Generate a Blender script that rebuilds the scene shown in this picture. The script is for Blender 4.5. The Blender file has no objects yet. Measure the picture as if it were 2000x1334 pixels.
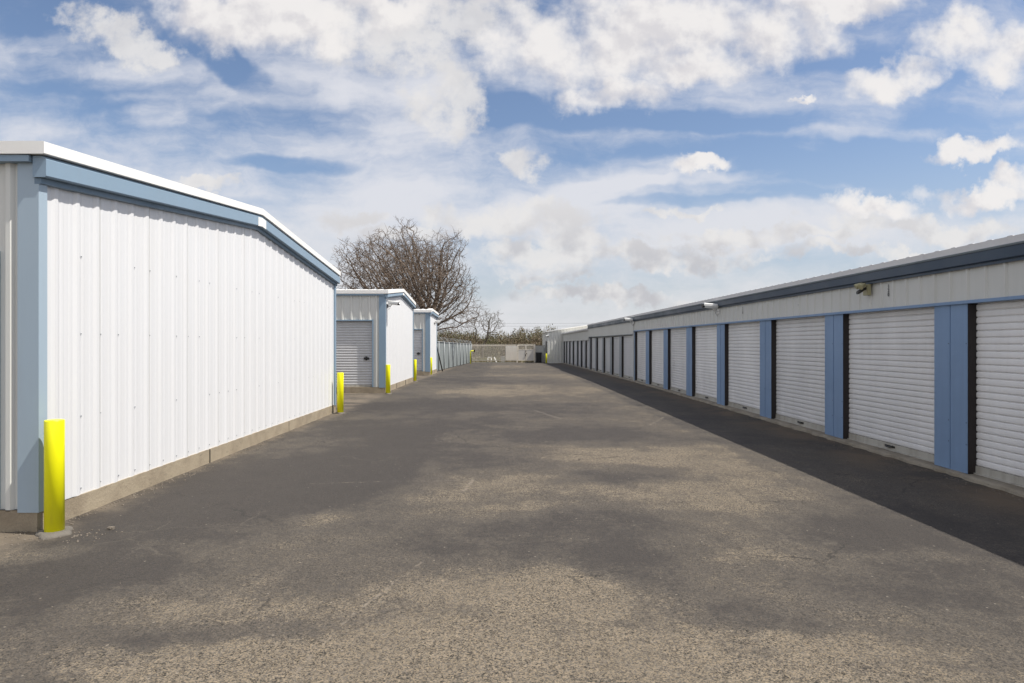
import bpy, math, random
import numpy as np
from mathutils import Vector
rnd = random.Random(7)
S = bpy.context.scene
COL = S.collection

# ------------------------------------------------------------------ camera
F, CX, CY, H = 1270.0, 987.0, 672.0, 1.65       # focal length and vanishing point in photo pixels, eye height
cam = bpy.data.cameras.new('camera'); camo = bpy.data.objects.new('camera', cam); COL.objects.link(camo)
cam.sensor_width = 36; cam.lens = 36*F/2000
cam.shift_x = (1000-CX)/2000; cam.shift_y = (CY-667)/2000
cam.clip_start = 0.05; cam.clip_end = 3000
camo.location = (0, 0, H); camo.rotation_euler = (math.radians(90), 0, 0)
S.camera = camo
S.view_settings.view_transform = 'Standard'; S.view_settings.look = 'None'
S.view_settings.gamma = 1; S.view_settings.exposure = 0.60
S.render.film_transparent = False

# ------------------------------------------------------------------ node helper
class N:
    def __init__(s, tree): s.t = tree; s.n = tree.nodes; s.l = tree.links
    def new(s, t, **k):
        n = s.n.new(t)
        for a, b in k.items(): setattr(n, a, b)
        return n
    def put(s, sock, v):
        if v is None: return
        if isinstance(v, bpy.types.NodeSocket): s.l.new(v, sock)
        else:
            if sock.type == 'RGBA' and hasattr(v, '__len__') and len(v) == 3: v = (*v, 1)
            sock.default_value = v
    def m(s, op, a, b=None, c=None, clamp=False):
        n = s.new('ShaderNodeMath', operation=op); n.use_clamp = clamp
        s.put(n.inputs[0], a); s.put(n.inputs[1], b); s.put(n.inputs[2], c)
        return n.outputs[0]
    def v(s, op, a, b=None, out=0):
        n = s.new('ShaderNodeVectorMath', operation=op); s.put(n.inputs[0], a)
        if op == 'SCALE': s.put(n.inputs['Scale'], b)
        else: s.put(n.inputs[1], b)
        return n.outputs['Value'] if out else n.outputs['Vector']
    def noise(s, vec, scale, detail=4, rough=.5, out='Fac', dist=0):
        n = s.new('ShaderNodeTexNoise'); s.put(n.inputs['Vector'], vec)
        n.inputs['Scale'].default_value = scale; n.inputs['Detail'].default_value = detail
        n.inputs['Roughness'].default_value = rough; n.inputs['Distortion'].default_value = dist
        return n.outputs[out]
    def vor(s, vec, scale, out='Distance', feature='F1'):
        n = s.new('ShaderNodeTexVoronoi', feature=feature); s.put(n.inputs['Vector'], vec)
        n.inputs['Scale'].default_value = scale
        return n.outputs[out]
    def ramp(s, x, a, b, c=0.0, d=1.0, smooth=True):
        n = s.new('ShaderNodeMapRange'); n.interpolation_type = 'SMOOTHSTEP' if smooth else 'LINEAR'
        s.put(n.inputs[0], x)
        for i, q in zip((1, 2, 3, 4), (a, b, c, d)): s.put(n.inputs[i], q)
        return n.outputs[0]
    def mix(s, f, a, b, blend='MIX'):
        n = s.new('ShaderNodeMix', data_type='RGBA', blend_type=blend)
        s.put(n.inputs[0], f); s.put(n.inputs[6], a); s.put(n.inputs[7], b)
        return n.outputs[2]
    def sep(s, v):
        n = s.new('ShaderNodeSeparateXYZ'); s.put(n.inputs[0], v); return n.outputs
    def com(s, x, y, z=0.0):
        n = s.new('ShaderNodeCombineXYZ'); s.put(n.inputs[0], x); s.put(n.inputs[1], y); s.put(n.inputs[2], z)
        return n.outputs[0]
    def ell(s, vec, cx, cy, rx, ry, rot=0.0):
        """1 at the centre of an ellipse, 0 on its rim, negative outside"""
        d = s.v('SUBTRACT', vec, (cx, cy, 0))
        if rot:
            r = s.new('ShaderNodeVectorRotate', rotation_type='Z_AXIS'); s.put(r.inputs['Vector'], d)
            r.inputs['Angle'].default_value = rot; d = r.outputs[0]
        d = s.v('MULTIPLY', d, (1/rx, 1/ry, 0))
        q = s.v('DOT_PRODUCT', d, d, out=1)
        return s.m('SUBTRACT', 1.0, q)

# ------------------------------------------------------------------ sun and sky
sun_dir = Vector((1.0, -0.22, 1.62)).normalized()
sl = bpy.data.lights.new('sun', 'SUN'); sl.energy = 3.9; sl.angle = math.radians(0.5); sl.color = (1.0, 0.955, 0.88)
so = bpy.data.objects.new('sun', sl); COL.objects.link(so)
so.rotation_euler = sun_dir.to_track_quat('Z', 'Y').to_euler(); so.location = (20, -10, 40)

W = bpy.data.worlds.new('World'); S.world = W; W.use_nodes = True
w = N(W.node_tree); w.n.clear()
sky = w.new('ShaderNodeTexSky', sky_type='NISHITA')
sky.sun_disc = False; sky.sun_elevation = math.asin(sun_dir.z); sky.sun_rotation = math.atan2(sun_dir.x, sun_dir.y)
sky.air_density = 1.0; sky.dust_density = 0.8; sky.ozone_density = 1.6; sky.altitude = 100
tc = w.new('ShaderNodeTexCoord').outputs['Generated']
dx, dy, dz = w.sep(tc)
dyc = w.m('MAXIMUM', dy, 0.08)
# direction on a plane in front of the drive, in hundreds of photo pixels right / down of the vanishing point
U = w.m('MULTIPLY', w.m('DIVIDE', dx, dyc), 12.70)
V = w.m('MULTIPLY', w.m('DIVIDE', dz, dyc), -12.70)
P = w.com(U, V)
front = w.ramp(dy, 0.15, 0.45)
# cloud-plane coordinates (flatten towards the horizon)
zz = w.m('ADD', w.m('MAXIMUM', dz, 0.0), 0.10)
Q = w.com(w.m('DIVIDE', dx, zz), w.m('DIVIDE', dy, zz))
wob = w.v('SUBTRACT', w.noise(P, 0.55, 4, .55, 'Color'), (.5, .5, .5))
wob2 = w.v('SUBTRACT', w.noise(P, 2.2, 6, .6, 'Color'), (.5, .5, .5))
Pw = w.v('ADD', P, w.v('ADD', w.v('SCALE', wob, 1.1), w.v('SCALE', wob2, .75)))
Pv = w.v('ADD', P, w.v('MULTIPLY', wob, (2.0, .7, 0)))
def px(x, y): return ((x-CX)/100, (y-CY)/100)
def one(e, vec):
    x, y, rx, ry = e[:4]; u, v = px(x, y)
    return w.ell(vec, u, v, rx/100, ry/100, e[5] if len(e) > 5 else 0)
def field(lst, vec):
    acc = None
    for e in lst:
        q = one(e, vec); acc = q if acc is None else w.m('MAXIMUM', acc, q)
    return w.m('MAXIMUM', acc, -3.0)
def total(lst, vec):
    """soft weighted sum of ellipses: (x, y, rx, ry, weight, turn)"""
    acc = None
    for e in lst:
        q = w.m('MULTIPLY', w.ramp(one(e, vec), -1.2, .9), e[4]); acc = q if acc is None else w.m('ADD', acc, q)
    return acc
cumulus = [(560, 40, 230, 62, 1), (700, 15, 160, 40, 1), (430, 25, 120, 50, 1), (1060, 88, 105, 78, 1), (1230, 70, 170, 90, 1), (1215, 186, 105, 38, 1),
           (1440, 50, 200, 80, 1), (1620, 8, 150, 45, 1), (1340, 128, 140, 44, 1), (1745, 158, 112, 38, 1, .25), (1930, 92, 140, 56, 1), (1908, 285, 84, 19, 1, .15),
           (1370, 327, 50, 16, 1), (1690, 405, 85, 20, 1), (1915, 372, 120, 22, 1), (1985, 350, 60, 26, 1), (1570, 200, 30, 6, 1)]
thin = [(780, 60, 150, 60, 1), (900, 15, 120, 50, 1), (1024, 322, 36, 26, 1), (235, 80, 95, 34, 1, -.35), (290, 100, 60, 18, 1, -.3), (870, 200, 60, 60, 1), (1050, 425, 120, 28, 1), (1110, 465, 60, 24, 1), (940, 440, 100, 26, 1), (1080, 505, 120, 26, 1), (1420, 465, 120, 14, 1),
        (1330, 415, 60, 8, 1), (1800, 440, 180, 20, 1), (1560, 470, 130, 12, 1), (1180, 578, 130, 14, 1), (1100, 570, 60, 12, 1), (690, 430, 50, 20, 1), (390, 370, 50, 12, 1), (1290, 500, 160, 18, 1), (1060, 540, 90, 12, 1), (780, 470, 80, 16, 1), (1700, 500, 200, 12, 1)]
veil = [(750, 290, 150, 130, .42), (640, 410, 330, 50, .30), (250, 300, 360, 60, .22), (100, 420, 300, 90, .28), (1000, 420, 420, 90, .34), (1350, 440, 420, 45, .34), (1700, 450, 350, 45, .42), (1060, 275, 180, 26, .22),
        (1150, 372, 200, 18, .30, .18), (650, 150, 420, 50, .30), (1480, 180, 260, 30, .26), (1000, 640, 1500, 110, .45), (150, 130, 260, 60, .16), (350, 520, 500, 80, .35), (800, 130, 260, 50, .2),
        (1330, 355, 260, 10, .32, .04), (1600, 265, 260, 12, .16), (1480, 215, 330, 16, .12), (330, 230, 60, 24, .35), (1380, 320, 110, 12, .3)]
holes = [(570, 322, 110, 14, .55), (930, 215, 70, 60, .50), (440, 118, 100, 30, .60, -.45), (1600, 300, 320, 26, .40), (1750, 335, 260, 26, .40), (1080, 215, 120, 34, .38), (420, 398, 110, 9, .2), (940, 60, 60, 35, .3), (60, 25, 110, 40, .35),
         (1850, 225, 160, 22, .35), (1330, 393, 160, 8, .35), (960, 560, 80, 18, .25), (200, 170, 160, 16, .25), (1400, 240, 200, 18, .35), (1560, 385, 160, 12, .25)]
streak = w.v('ADD', w.com(w.m('MULTIPLY', U, .32), w.m('MULTIPLY', V, 1.25)), w.v('SCALE', wob, .8))
s1 = w.m('SUBTRACT', w.noise(streak, 1.1, 7, .60), .5)
s2 = w.m('SUBTRACT', w.noise(w.v('ADD', w.v('MULTIPLY', P, (.6, .9, 1)), w.v('SCALE', wob, 1.2)), .9, 8, .62), .5)
nf = w.noise(P, 1.0, 8, .53)
nfs = w.noise(w.v('ADD', P, (.16, -.20, 0)), 1.0, 5, .58)          # the same field a step towards the sun
nf2 = w.noise(w.v('ADD', P, (7, 3, 0)), 1.5, 8, .6)
nb = w.noise(Q, 1.7, 8, .62)
c_back = w.ramp(nb, .44, .56)
cum = field(cumulus, Pw)
a_cum = w.ramp(w.m('ADD', w.m('MULTIPLY', cum, .42), w.m('MULTIPLY', w.m('SUBTRACT', nf, .5), 1.7)), -.32, .44)
a_thin = w.ramp(w.m('ADD', w.m('MULTIPLY', field(thin, Pw), .42), w.m('MULTIPLY', w.m('SUBTRACT', nf2, .5), 2.6)), -.50, .42, 0, .85)
vs = w.m('ADD', w.m('SUBTRACT', w.m('ADD', total(veil, Pv), .07), total(holes, Pv)), w.m('ADD', w.m('MULTIPLY', s1, 1.5), w.m('MULTIPLY', s2, 1.25)))
a_veil = w.ramp(vs, -.20, .95, 0, .90)
a_cum = w.m('ADD', w.m('MULTIPLY', a_cum, front), w.m('MULTIPLY', c_back, w.m('SUBTRACT', 1.0, front)))
a_thin = w.m('MULTIPLY', a_thin, front)
low = w.ramp(V, -3.6, -.6)
sh = w.ramp(w.m('ADD', w.m('MULTIPLY', w.m('SUBTRACT', nfs, nf), 1.6), w.m('MULTIPLY', w.m('SUBTRACT', w.noise(P, .45, 3), .5), .7)), -.10, .26)
ccol = w.mix(w.m('MULTIPLY', sh, w.ramp(low, 0, 1, .62, .95)), (8.0, 7.75, 7.60), (5.6, 5.45, 5.75))
tcol = w.mix(w.m('MULTIPLY', w.ramp(nf, .42, .6), w.ramp(low, 0, 1, .3, 1)), (7.3, 7.15, 7.05), (4.75, 4.7, 4.95))
vcol = w.mix(low, (6.9, 6.95, 7.35), (6.7, 6.75, 7.0))
skyc = w.mix(1.0, sky.outputs[0], (1.13, 1.11, 1.14), 'MULTIPLY')
skyc = w.mix(w.ramp(dz, 0.0, 0.30, .72, 0), skyc, (4.7, 5.05, 5.65))
lum = w.m('ADD', 1.0, w.m('MULTIPLY', w.m('MAXIMUM', w.ramp(dx, -.35, -.9), w.ramp(dy, .1, -.5)), .75))   # clouds to the left and behind brightened as extra fill for shaded walls
ccol = w.mix(1.0, ccol, w.com(lum, lum, lum), 'MULTIPLY')
c1 = w.mix(a_veil, skyc, vcol)
c1 = w.mix(a_thin, c1, tcol)
c2 = w.mix(w.m('MULTIPLY', a_cum, .95), c1, ccol)
bg = w.new('ShaderNodeBackground'); w.put(bg.inputs[0], c2); bg.inputs[1].default_value = 0.074
wo = w.new('ShaderNodeOutputWorld'); w.l.new(bg.outputs[0], wo.inputs[0])
W.cycles.sampling_method = 'AUTOMATIC'

# ------------------------------------------------------------------ mesh helper
class MB:
    def __init__(s): s.v = []; s.f = []; s.mi = []; s.smooth = []
    def add(s, vs, fs, mi=0, sm=False):
        o = len(s.v); s.v += [tuple(p) for p in vs]
        for f in fs: s.f.append([o+i for i in f]); s.mi.append(mi); s.smooth.append(sm)
    def box(s, x0, x1, y0, y1, z0, z1, mi=0):
        s.add([(x0,y0,z0),(x1,y0,z0),(x1,y1,z0),(x0,y1,z0),(x0,y0,z1),(x1,y0,z1),(x1,y1,z1),(x0,y1,z1)],
              [(0,3,2,1),(4,5,6,7),(0,1,5,4),(1,2,6,5),(2,3,7,6),(3,0,4,7)], mi)
    def strip(s, a, b, mi=0, sm=False, closed=False):
        n = len(a); fs = []
        for i in range(n if closed else n-1):
            j = (i+1) % n; fs.append((i, j, n+j, n+i))
        s.add(list(a)+list(b), fs, mi, sm)
    def loft(s, rings, mi=0, sm=True, cap=True):
        n = len(rings[0]); o = len(s.v)
        for r in rings: s.v += [tuple(p) for p in r]
        for k in range(len(rings)-1):
            for i in range(n):
                j = (i+1) % n
                s.f.append([o+k*n+i, o+k*n+j, o+(k+1)*n+j, o+(k+1)*n+i]); s.mi.append(mi); s.smooth.append(sm)
        if cap:
            s.f.append([o+i for i in range(n)][::-1]); s.mi.append(mi); s.smooth.append(False)
            s.f.append([o+(len(rings)-1)*n+i for i in range(n)]); s.mi.append(mi); s.smooth.append(False)
    def cyl(s, c, prof, n=24, mi=0, sm=True):
        """prof = [(radius, z)...] about a vertical axis at c"""
        s.loft([[(c[0]+r*math.cos(2*math.pi*i/n), c[1]+r*math.sin(2*math.pi*i/n), c[2]+z) for i in range(n)] for r, z in prof], mi, sm)
    def tube(s, pts, rad, n=6, mi=0):
        rings = []
        for i, p in enumerate(pts):
            p = Vector(p); a = Vector(pts[max(i-1, 0)]); b = Vector(pts[min(i+1, len(pts)-1)])
            d = (b-a).normalized(); u = d.orthogonal().normalized(); v = d.cross(u)
            r = rad[i] if hasattr(rad, '__len__') else rad
            rings.append([p+u*r*math.cos(2*math.pi*k/n)+v*r*math.sin(2*math.pi*k/n) for k in range(n)])
        s.loft(rings, mi, True)
    def build(s, name, mats, parent=None, shear=None):
        me = bpy.data.meshes.new(name)
        vs = s.v
        if shear: vs = [shear(p) for p in vs]
        if parent is not None:
            L = parent_loc(parent); vs = [(p[0]-L[0], p[1]-L[1], p[2]-L[2]) for p in vs]
        me.from_pydata(vs, [], s.f)
        for m_ in (mats if isinstance(mats, (list, tuple)) else [mats]): me.materials.append(m_)
        me.polygons.foreach_set('material_index', s.mi); me.polygons.foreach_set('use_smooth', s.smooth)
        me.update()
        o = bpy.data.objects.new(name, me); COL.objects.link(o)
        if parent is not None: o.parent = parent
        return o
def parent_loc(p):
    L = Vector((0, 0, 0))
    while p is not None: L = L+Vector(p.location); p = p.parent
    return L
def tag(o, label=None, cat=None, group=None, kind=None):
    for k, v in (('label', label), ('category', cat), ('group', group), ('kind', kind)):
        if v: o[k] = v
    return o
def thing(name, loc, label, cat, group=None):
    o = bpy.data.objects.new(name, None); COL.objects.link(o); o.location = loc; o.empty_display_size = .3
    return tag(o, label, cat, group)
def copy_tree(o, parent=None):
    c = o.copy(); COL.objects.link(c); c.parent = parent
    for ch in list(o.children): copy_tree(ch, c)
    return c

# ------------------------------------------------------------------ materials
def mat(name):
    m_ = bpy.data.materials.new(name); m_.use_nodes = True
    n = N(m_.node_tree); b = n.n['Principled BSDF']
    return m_, n, b
def geo(n): return n.new('ShaderNodeTexCoord').outputs['Object']
def wpos(n): return n.new('ShaderNodeNewGeometry').outputs['Position']
def painted(name, c, rough=.45, dirt=.12, dirtcol=None, bump=.15, streak=True, wave_shade=0.0):
    m_, n, b = mat(name); p = wpos(n)
    st = n.v('MULTIPLY', p, (9, 9, .7)) if streak else p
    f = n.noise(st, 1.0, 5, .6); g = n.noise(p, .9, 4, .6)
    k = n.m('MULTIPLY', n.ramp(n.m('ADD', n.m('MULTIPLY', f, .6), n.m('MULTIPLY', g, .5)), .45, .75), dirt)
    dc = dirtcol or tuple(x*.55 for x in c)
    col = n.mix(k, c, dc)
    if wave_shade:      # shading of a wavy thin sheet, put into the colour as darker patches
        col = n.mix(n.m('MULTIPLY', n.ramp(n.noise(n.v('MULTIPLY', p, (2, 2, 3)), 1, 3), .4, .7), wave_shade), col, tuple(x*.8 for x in c))
    if 'door' in name:
        oi = n.ramp(n.new('ShaderNodeObjectInfo').outputs['Random'], 0, 1, .86, 1.04, False); wz = n.ramp(n.noise(n.v('MULTIPLY', p, (1.5, 1.5, .6)), 1, 4), .3, .7, .93, 1.03)
        k2 = n.m('MULTIPLY', oi, wz); col = n.mix(1.0, col, n.com(k2, k2, k2), 'MULTIPLY')
    n.put(b.inputs['Base Color'], col)
    n.put(b.inputs['Roughness'], n.ramp(g, .3, .7, rough-.06, rough+.1))
    bp = n.new('ShaderNodeBump'); bp.inputs['Strength'].default_value = bump; bp.inputs['Distance'].default_value = .004
    n.put(bp.inputs['Height'], n.noise(n.v('MULTIPLY', p, (1, 1, .5)), 3.5, 3, .5)); n.put(b.inputs['Normal'], bp.outputs[0])
    return m_
M = {}
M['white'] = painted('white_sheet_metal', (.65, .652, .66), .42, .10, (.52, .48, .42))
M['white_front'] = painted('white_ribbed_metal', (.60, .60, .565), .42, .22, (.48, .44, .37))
M['roofwhite'] = painted('white_roof_metal', (.80, .79, .76), .5, .22, (.55, .50, .43), streak=False)
M['bluepale'] = painted('pale_blue_trim', (.325, .405, .475), .42, .18, (.28, .32, .35))
M['blue'] = painted('faded_blue_trim', (.215, .30, .385), .42, .18, (.20, .25, .30))
M['blue_dark'] = painted('dark_blue_trim', (.125, .19, .26), .45, .2, (.07, .10, .14))
M['bluepil'] = painted('blue_pillar_paint', (.18, .275, .43), .5, .25, (.12, .18, .26), wave_shade=.25)
M['navy'] = painted('navy_fascia_paint', (.017, .036, .066), .35, .3, (.03, .05, .07))
M['rim'] = painted('grey_blue_rim', (.25, .30, .34), .4, .2)
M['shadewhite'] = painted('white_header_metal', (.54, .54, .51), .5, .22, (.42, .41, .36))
M['band'] = painted('grey_roof_edge', (.64, .63, .63), .45, .15, (.38, .37, .37))
M['door'] = painted('white_roller_door', (.74, .73, .72), .42, .16, (.46, .45, .43))
M['doorgrey'] = painted('grey_roller_door', (.62, .62, .62), .42, .16, (.36, .35, .34))
M['greypil'] = painted('grey_pillar_paint', (.27, .29, .31), .5, .2)
M['bar'] = painted('beige_bottom_bar', (.42, .405, .36), .5, .6, (.20, .17, .13))
M['jamb'] = painted('dark_brown_jamb', (.018, .013, .012), .6, .2)
M['black'] = painted('black_plastic', (.012, .012, .013), .45, .1)
M['blackhw'] = painted('black_hardware', (.03, .028, .026), .4, .2)
M['steel'] = painted('galvanised_steel', (.33, .35, .36), .4, .3, (.22, .22, .21))
M['cream'] = painted('cream_gate_paint', (.74, .68, .58), .5, .25, (.38, .30, .22))
M['gatewhite'] = painted('off_white_panel', (.62, .59, .54), .5, .2, (.42, .37, .30))
M['camwhite'] = painted('white_camera_shell', (.78, .78, .76), .35, .08)
M['yellowed'] = painted('yellowed_plastic', (.36, .33, .19), .5, .3, (.2, .18, .1))
M['lens'] = painted('dark_glass', (.02, .02, .022), .12, .0)
M['darkint'] = painted('dark_interior', (.02, .02, .02), .8, .0)
# yellow bollard sleeve: glossy plastic
m_, n, b = mat('yellow_plastic_sleeve'); p = wpos(n)
n.put(b.inputs['Base Color'], n.mix(n.ramp(n.noise(n.v('MULTIPLY', p, (12, 12, 2)), 1, 5, .6), .52, .8, 0, .5), (.90, .87, .004), (.74, .68, .04)))
b.inputs['Roughness'].default_value = .38; M['yellow'] = m_
# concrete
def concrete(name, a, bcol, spot):
    m_, n, b = mat(name); p = wpos(n)
    f = n.noise(p, 2.3, 8, .65); g = n.noise(n.v('MULTIPLY', p, (1, 1, 3)), 7, 6, .7)
    col = n.mix(n.ramp(f, .38, .65), a, bcol)
    col = n.mix(n.ramp(g, .55, .72, 0, .6), col, spot)
    col = n.mix(n.ramp(n.noise(p, 130, 2, .6), .3, .8, 0, .35), col, (.12, .10, .08))
    n.put(b.inputs['Base Color'], col); b.inputs['Roughness'].default_value = .9
    bp = n.new('ShaderNodeBump'); bp.inputs['Strength'].default_value = .6; bp.inputs['Distance'].default_value = .01
    n.put(bp.inputs['Height'], n.m('ADD', n.noise(p, 40, 6, .7), n.m('MULTIPLY', n.noise(p, 5, 4), 2))); n.put(b.inputs['Normal'], bp.outputs[0])
    return m_
M['fnd'] = concrete('foundation_concrete', (.345, .288, .205), (.27, .22, .155), (.155, .125, .09))
M['slab'] = concrete('slab_concrete', (.30, .265, .205), (.21, .18, .135), (.10, .082, .06))
M['footing'] = concrete('footing_concrete', (.15, .135, .115), (.11, .10, .085), (.06, .052, .045))
M['stone'] = concrete('stone', (.17, .145, .115), (.12, .10, .08), (.09, .075, .06))
# bark
def bark(name, a, b2):
    m_, n, b = mat(name); p = wpos(n)
    n.put(b.inputs['Base Color'], n.mix(n.ramp(n.noise(p, 3, 5, .7), .35, .65), a, b2)); b.inputs['Roughness'].default_value = .9
    return m_
M['bark'] = bark('oak_bark', (.12, .086, .063), (.185, .142, .108))
M['bark2'] = bark('brown_bark', (.085, .07, .052), (.15, .125, .095))
m_, n, b = mat('brush_foliage'); p = wpos(n)
c = n.mix(n.ramp(n.noise(p, .35, 4, .6), .40, .62), (.115, .082, .048), (.10, .105, .038))
c = n.mix(n.ramp(n.noise(p, 1.7, 4, .6), .45, .7), c, (.15, .115, .078))
n.put(b.inputs['Base Color'], c); b.inputs['Roughness'].default_value = .85; M['brush'] = m_
m_, n, b = mat('grass_blades'); p = wpos(n)
n.put(b.inputs['Base Color'], n.mix(n.ramp(n.noise(p, .6, 4, .6), .4, .65), (.20, .165, .10), (.13, .14, .06))); b.inputs['Roughness'].default_value = .9; M['grass'] = m_
# dirt / dry field
m_, n, b = mat('dry_field'); p = geo(n)
c = n.mix(n.ramp(n.noise(p, .08, 6, .6), .40, .62), (.20, .16, .105), (.12, .12, .06))
c = n.mix(n.ramp(n.noise(p, 6, 6, .7), .4, .7, 0, .6), c, (.10, .08, .05))
n.put(b.inputs['Base Color'], c); b.inputs['Roughness'].default_value = .95
M['field'] = m_

# asphalt ------------------------------------------------------------
def G(x, y):
    Y = F*H/(y-CY); return ((x-CX)/F*Y, Y)
m_, n, b = mat('worn_asphalt'); p = geo(n)
X_, Y_, Z_ = n.sep(p)
P2 = n.com(X_, Y_)
wb = n.v('SUBTRACT', n.noise(P2, .55, 5, .62, 'Color'), (.5, .5, .5))
wbf = n.v('SUBTRACT', n.noise(P2, 5.0, 4, .6, 'Color'), (.5, .5, .5))
Pg = n.v('ADD', P2, n.v('SCALE', wb, 1.1))
def gell(x, y, rx, ry, vec=None, rot=0):
    c_, Yc = G(x, y); ya = G(x, y+ry)[1]; yb = G(x, y-ry)[1]
    return n.ell(vec or Pg, c_, Yc, rx/F*Yc, (yb-ya)/2, rot)
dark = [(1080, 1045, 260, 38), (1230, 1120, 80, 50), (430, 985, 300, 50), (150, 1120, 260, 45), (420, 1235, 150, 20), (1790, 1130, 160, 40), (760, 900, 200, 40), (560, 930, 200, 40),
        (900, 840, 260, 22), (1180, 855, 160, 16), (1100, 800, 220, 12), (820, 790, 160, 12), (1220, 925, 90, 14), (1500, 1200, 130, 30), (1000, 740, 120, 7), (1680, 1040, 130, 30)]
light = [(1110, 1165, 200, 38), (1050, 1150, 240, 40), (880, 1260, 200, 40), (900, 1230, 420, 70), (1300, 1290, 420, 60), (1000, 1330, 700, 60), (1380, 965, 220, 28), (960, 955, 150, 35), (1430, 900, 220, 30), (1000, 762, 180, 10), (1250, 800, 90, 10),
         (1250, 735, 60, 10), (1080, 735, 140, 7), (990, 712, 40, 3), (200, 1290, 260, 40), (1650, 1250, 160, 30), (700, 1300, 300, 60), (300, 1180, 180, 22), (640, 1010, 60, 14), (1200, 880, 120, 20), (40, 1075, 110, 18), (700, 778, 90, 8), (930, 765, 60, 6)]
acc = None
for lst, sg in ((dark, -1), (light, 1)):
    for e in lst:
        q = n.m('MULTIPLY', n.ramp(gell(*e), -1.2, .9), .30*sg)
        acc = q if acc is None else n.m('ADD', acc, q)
fb = n.noise(n.v('MULTIPLY', P2, (1, .8, 1)), .75, 9, .60)
fb2 = n.noise(n.v('ADD', P2, (20, 7, 0)), 2.6, 7, .65)
wear = n.m('ADD', n.m('ADD', acc, .50), n.m('ADD', n.m('MULTIPLY', n.m('SUBTRACT', fb, .5), 1.4), n.m('MULTIPLY', n.m('SUBTRACT', fb2, .5), 1.1)))
# seal-coat lanes along both rows of buildings have an irregular edge
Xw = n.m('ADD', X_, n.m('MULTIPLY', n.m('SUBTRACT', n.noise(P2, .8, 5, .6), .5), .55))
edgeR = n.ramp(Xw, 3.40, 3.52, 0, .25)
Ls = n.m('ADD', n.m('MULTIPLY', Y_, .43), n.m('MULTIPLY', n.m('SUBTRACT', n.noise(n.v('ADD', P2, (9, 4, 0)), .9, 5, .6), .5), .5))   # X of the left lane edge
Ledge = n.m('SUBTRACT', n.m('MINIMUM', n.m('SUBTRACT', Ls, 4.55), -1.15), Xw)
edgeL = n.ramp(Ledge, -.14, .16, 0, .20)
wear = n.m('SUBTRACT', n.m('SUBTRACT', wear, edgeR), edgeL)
wear = n.m('ADD', wear, n.m('MULTIPLY', n.m('SUBTRACT', n.noise(P2, 18, 6, .75), .5), 1.15))
wear = n.m('MULTIPLY', wear, 1.0, clamp=True)
c_dark, c_mid, c_light = (.046, .040, .035), (.076, .066, .055), (.136, .115, .089)
base = n.mix(n.ramp(wear, .05, .50), c_dark, c_mid); base = n.mix(n.ramp(wear, .50, 1.0), base, c_light)
# exposed aggregate
agg = n.sep(n.vor(P2, 150, 'Color'))[0]; agg2 = n.sep(n.vor(n.v('ADD', P2, (5, 5, 0)), 78, 'Color'))[1]
ag = n.m('ADD', n.m('MULTIPLY', agg, .65), n.m('MULTIPLY', agg2, .35))
mott = n.m('ADD', .80, n.m('MULTIPLY', n.noise(n.v('MULTIPLY', P2, (1, .7, 1)), 3.2, 9, .72), .40)); base = n.mix(1.0, base, n.com(mott, mott, mott), 'MULTIPLY')
amp = n.m('MULTIPLY', n.ramp(wear, .1, .9, .42, 1.0), n.ramp(n.noise(P2, 1.9, 4, .6), .3, .7, .7, 1.1))
mul = n.m('ADD', 1.0, n.m('MULTIPLY', n.m('MULTIPLY', n.m('SUBTRACT', ag, .5), 2.2), amp))
base = n.mix(1.0, base, n.com(mul, mul, mul), 'MULTIPLY')
hs = n.new('ShaderNodeHueSaturation'); n.put(hs.inputs['Color'], base); n.put(hs.inputs['Saturation'], n.ramp(agg, 0, 1, .7, 1.35, False)); base = hs.outputs[0]
# pale chips
cd = n.vor(P2, 9); cr = n.sep(n.vor(P2, 9, 'Color'))[2]
chip = n.m('MULTIPLY', n.ramp(cd, .05, .09, 1, 0), n.ramp(cr, .70, .74))
base = n.mix(n.m('MULTIPLY', chip, .55), base, (.30, .26, .21))
cd2 = n.vor(n.v('ADD', n.v('MULTIPLY', P2, (1, .8, 1)), n.v('SCALE', wbf, .1)), 2.6); cr2 = n.sep(n.vor(P2, 2.6, 'Color'))[0]
# fine scuffs
sc = n.noise(n.v('MULTIPLY', n.v('ADD', P2, n.v('SCALE', wbf, .25)), (1.2, 7, 1)), 2.4, 8, .72)
base = n.mix(n.m('MULTIPLY', n.ramp(sc, .62, .74), .32), base, (.19, .16, .125))
base = n.mix(n.m('MULTIPLY', n.ramp(n.noise(n.v('MULTIPLY', P2, (.5, 4, 1)), 1.3, 8, .7), .60, .75), .35), base, (.045, .042, .04))
# dust against the left buildings and in the lane between them
dust = n.m('MULTIPLY', n.ramp(n.m('ADD', X_, n.m('MULTIPLY', n.noise(P2, 2.2, 6, .7), .8)), -3.30, -3.75), n.ramp(n.noise(P2, 1.2, 6, .65), .35, .62))
base = n.mix(n.m('MULTIPLY', dust, .75), base, (.19, .155, .115))
# brown silt along the foot of the right row
silt = n.m('MULTIPLY', n.ramp(n.m('ADD', X_, n.m('MULTIPLY', n.noise(P2, 1.4, 6, .7), 1.1)), 5.1, 5.9), n.ramp(n.noise(P2, .8, 6, .65), .35, .60))
base = n.mix(n.m('MULTIPLY', silt, .8), base, (.125, .092, .062))
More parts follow.
